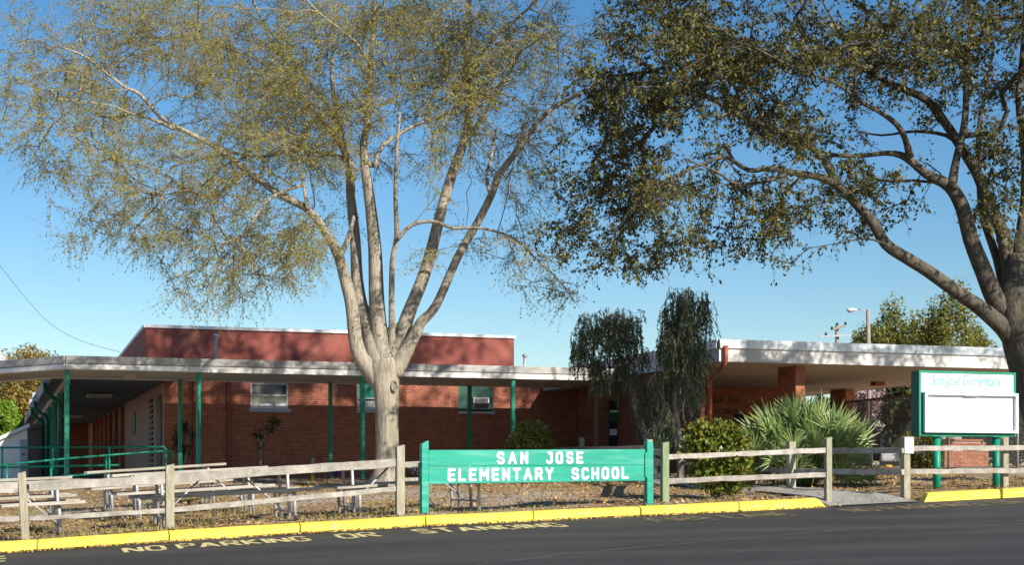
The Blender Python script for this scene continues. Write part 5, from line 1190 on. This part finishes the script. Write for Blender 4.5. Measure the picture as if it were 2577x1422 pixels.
# ================================================================== STREET LAMP, UTILITY POLE, WIRE
lp = thing('street_lamp', W(2188, 1190, 58), 'wooden street lamp pole with white cobra head beyond the entrance roof', 'street lamp')
MB().tube([W(2190, 1205, 58), W(2187, 1000, 58), W(2184, 780, 58)], [.095, .085, .075], 10).build('pole', M_WOODP, lp)
MB().tube([W(2183, 790, 58), W(2172, 780, 58), W(2158, 778, 58)], .02, 6).build('arm', M_GALV, lp)
c = W(2143, 780, 58); mb = MB(); mb.ball(c, .22, .12, .07); mb.build('lamp_head', M_WHITE, lp); MB().ball(c + Vector((-.05, 0, -.05)), .12, .08, .06).build('lens', M_GREYBOX, lp)
upo = thing('utility_pole', W(2107, 1170, 95), 'distant utility pole with two crossarms and insulators', 'utility pole')
MB().tube([W(2108, 1180, 95), W(2106, 818, 95)], [.16, .12], 8).build('pole', M_WOODP, upo)
MB().bar(W(2092, 831, 94.7), W(2129, 819, 94.7), .1, .12).build('crossarm', M_WOODP, upo); MB().bar(W(2060, 847, 94.7), W(2143, 844, 94.7), .1, .1).build('crossarm', M_SILL, upo)
for px, py in ((2093, 824), (2127, 812), (2078, 839), (2106, 814)): MB().tube([W(px, py + 5, 94.7), W(px, py - 2, 94.7)], [.09, .05], 6).build('insulator', M_DARK, upo)
wr = thing('overhead_wire', W(300, 885, 50), 'thin overhead wire sagging down to the roof at the left', 'wire')
wp = [(-60, 585), (5, 675), (60, 745), (120, 810), (180, 848), (240, 870), (300, 886)]; pts, _ = smooth_pts([W(a, b, 46 + i * .7) for i, (a, b) in enumerate(wp)], [1] * 7, 4)
MB().tube(pts, .008, 5).build('cable', M_WIRE, wr)

# ================================================================== FAR TREES, SHED
def far_tree(label, px, Y, ytop, ybase, wpx, m, n=3500, L=.35, cat='tree', lumps=22, group='trees behind the school', low=.25, trunk=True, bm=M_WOODP):
    b = W(px, ybase, Y); top = (HY - ytop) / F * Y + EYE; h = top - b.z; rx = wpx / 2 * Y / F; t = thing('tree', b, label, cat, group)
    cz = b.z + h * (low + (1 - low) / 2); hz = h * (1 - low) / 2
    lc = unit(lumps) * rng.uniform(.35, .85, (lumps, 1)); k = rng.integers(0, lumps, n); off = unit(n) * rng.uniform(0, 1, (n, 1)) ** .5 * .36; q = lc[k] + off
    C = q * np.array([rx, rx * .8, hz]) + np.array([b.x, b.y, cz]); Ls = rng.uniform(.6, 1.3, n) * L
    put('crown', leaf_quads(C, unit(n), Ls, Ls * .6, Nrm=off + unit(n) * .2), m, t, kind='stuff')
    mb = MB(); r = max(.12, h * .02); mb.tube([(b.x, b.y, b.z - .3), (b.x + .2, b.y, b.z + h * .35), (b.x, b.y, cz + hz * .4)], [r * 1.3, r, r * .4], 8)
    for i in range(6):
        e = C[R.randrange(n)]; mb.tube([(b.x + .1, b.y, b.z + h * R.uniform(.3, .5)), tuple((np.array([b.x, b.y, cz]) + e) / 2), tuple(e)], [r * .5, r * .35, r * .1], 6)
    mb.build('trunk', bm, t); return t
far_tree('dense olive tree behind the entrance roof, just right of the street lamp', 2240, 85, 762, 1180, 200, M_LEAFT, 15000, .19, lumps=40)
far_tree('tall airy tree with pale stems behind the entrance roof', 2385, 80, 708, 1180, 220, M_LEAFT, 9000, .17, lumps=34, low=.4, bm=M_BARK)
far_tree('olive tree at the right behind the big oak trunk', 2450, 92, 790, 1180, 150, M_LEAFT, 9000, .19, lumps=30)
far_tree('small dark tree near the distant utility pole', 2150, 98, 815, 1180, 90, M_LEAFT, 5000, .22)
far_tree('pink blossoming tree seen under the entrance roof', 2172, 60, 962, 1185, 130, M_PINK, 4200, .17, low=.3)
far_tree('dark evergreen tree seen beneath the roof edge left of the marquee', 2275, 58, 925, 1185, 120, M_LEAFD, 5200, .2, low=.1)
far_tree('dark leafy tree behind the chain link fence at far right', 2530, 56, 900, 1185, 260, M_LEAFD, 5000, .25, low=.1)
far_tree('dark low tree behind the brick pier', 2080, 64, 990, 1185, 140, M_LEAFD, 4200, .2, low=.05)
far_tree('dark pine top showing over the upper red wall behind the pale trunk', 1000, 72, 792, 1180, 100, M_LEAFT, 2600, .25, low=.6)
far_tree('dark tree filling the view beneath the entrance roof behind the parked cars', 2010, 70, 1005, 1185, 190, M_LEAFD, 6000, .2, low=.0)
far_tree('rusty brown tree above the canopy at the left edge', 70, 92, 862, 1180, 210, M_LEAFTB, 14000, .19, lumps=36)
far_tree('brown leaved tree behind the white shed', 85, 74, 935, 1185, 150, M_LEAFTB, 10000, .17, low=.2)
far_tree('bright green bushy tree above the white shed roof', 12, 66, 985, 1185, 120, M_LEAFTG, 9000, .15, low=.15)
far_tree('tall rusty tree beyond the left edge', -120, 84, 870, 1185, 220, M_LEAFTB, 4500, .33)
sh = thing('shed', W(20, 1215, 54), 'white walled shed with a shallow sloping roof at the left edge', 'shed')
p0 = W(68, 1215, 54); xw = p0.x; zb = EYE - .5; zc = W(68, 1080, 54).z
mb = MB(); y0, y1 = 54.0, 58.0; x0 = xw - 5.0; zl = zc - 2.5 * 35 / 68 * .45
mb.add([(xw, y0, zb), (xw, y0, zc), (xw - 5, y0, zc - 2.2), (xw - 5, y0, zb), (xw, y1, zb), (xw, y1, zc), (xw - 5, y1, zc - 2.2), (xw - 5, y1, zb)], [(0, 3, 2, 1), (4, 5, 6, 7), (0, 1, 5, 4), (2, 3, 7, 6)]); mb.build('wall', M_WHITEW, sh)
mb = MB(); th = .13
mb.hexa([(xw + .12, y0 - .15, zc + .06), (xw + .12, y1, zc + .06), (xw - 5.2, y1, zc - 2.28), (xw - 5.2, y0 - .15, zc - 2.28), (xw + .12, y0 - .15, zc + .06 + th), (xw + .12, y1, zc + .06 + th), (xw - 5.2, y1, zc - 2.28 + th), (xw - 5.2, y0 - .15, zc - 2.28 + th)]); mb.build('roof', M_FASC, sh)

# ================================================================== LEAF LITTER AND GRASS
n = 42000
u = rng.uniform(-3.5, 18.5, n); v = 20.6 + rng.uniform(0, 1, n) ** 1.35 * 15.5
dens = .5 + .5 * np.sin(u * .9 + 1.3) * np.sin(v * .8 + .4); keep = (rng.uniform(0, 1, n) < (.35 + .65 * dens)) ; u = u[keep]; v = v[keep]
z = zg_bumpy(u, v) + .012 + rng.uniform(0, .02, len(u))
C = np.stack([C_ * u - S_ * v, S_ * u + C_ * v, z + EYE], 1); m_ = len(u)
dl = unit(m_); dl[:, 2] *= .2; Nr = np.tile([0, 0, 1.0], (m_, 1)) + unit(m_) * .4; Ls = rng.uniform(.04, .095, m_)
o = put('leaf_litter', leaf_quads(C, dl, Ls, Ls * .5, Nrm=Nr), M_LITTER); tag(o, 'brown fallen leaves scattered over the dry lawn', 'leaf litter', kind='stuff')
# leaves gathered in the gutter of the kerb
n = 2200; u = np.concatenate([rng.uniform(-2, 12, n // 2), rng.choice([U(x, 20.4) for x in (93, 200, 425, 700, 760, 800, 1120, 1500, 1545, 1700)], n // 2) + rng.normal(0, .35, n // 2)]); v = 20.395 - np.abs(rng.normal(0, .045, n))
C = np.stack([C_ * u - S_ * v, S_ * u + C_ * v, zroad(u, v) + .012 + rng.uniform(0, .015, n) + EYE], 1); dl = unit(n); dl[:, 2] *= .4; Ls = rng.uniform(.025, .06, n)
o = put('gutter_leaves', leaf_quads(C, dl, Ls, Ls * .5, Nrm=np.tile([0, 0, 1.0], (n, 1)) + unit(n) * .6), M_LITTER); tag(o, 'thin drift of dead leaves along the foot of the yellow kerb', 'leaf litter', kind='stuff')
n = 26000; u = np.concatenate([rng.uniform(-3.5, 6.5, n // 2), rng.uniform(-3, 18, n // 2)]); v = 20.6 + rng.uniform(0, 1, n) ** 1.6 * 11
keep = np.sin(u * 1.7 + v) * np.sin(v * 2.1 - u * .6) + rng.normal(0, .45, n) > .15; u = u[keep]; v = v[keep]; m_ = len(u)
b = np.stack([C_ * u - S_ * v, S_ * u + C_ * v, zg_bumpy(u, v) + EYE], 1); h = rng.uniform(.03, .085, (m_, 1)); dr = unit(m_) * .6 + np.array([0, 0, 1.0])
o = put('grass', leaf_quads(b + dr * h * .5, dr, h.ravel(), np.full(m_, .012)), M_GRASS); tag(o, 'thin tufts of dry grass on the lawn', 'grass', kind='stuff')
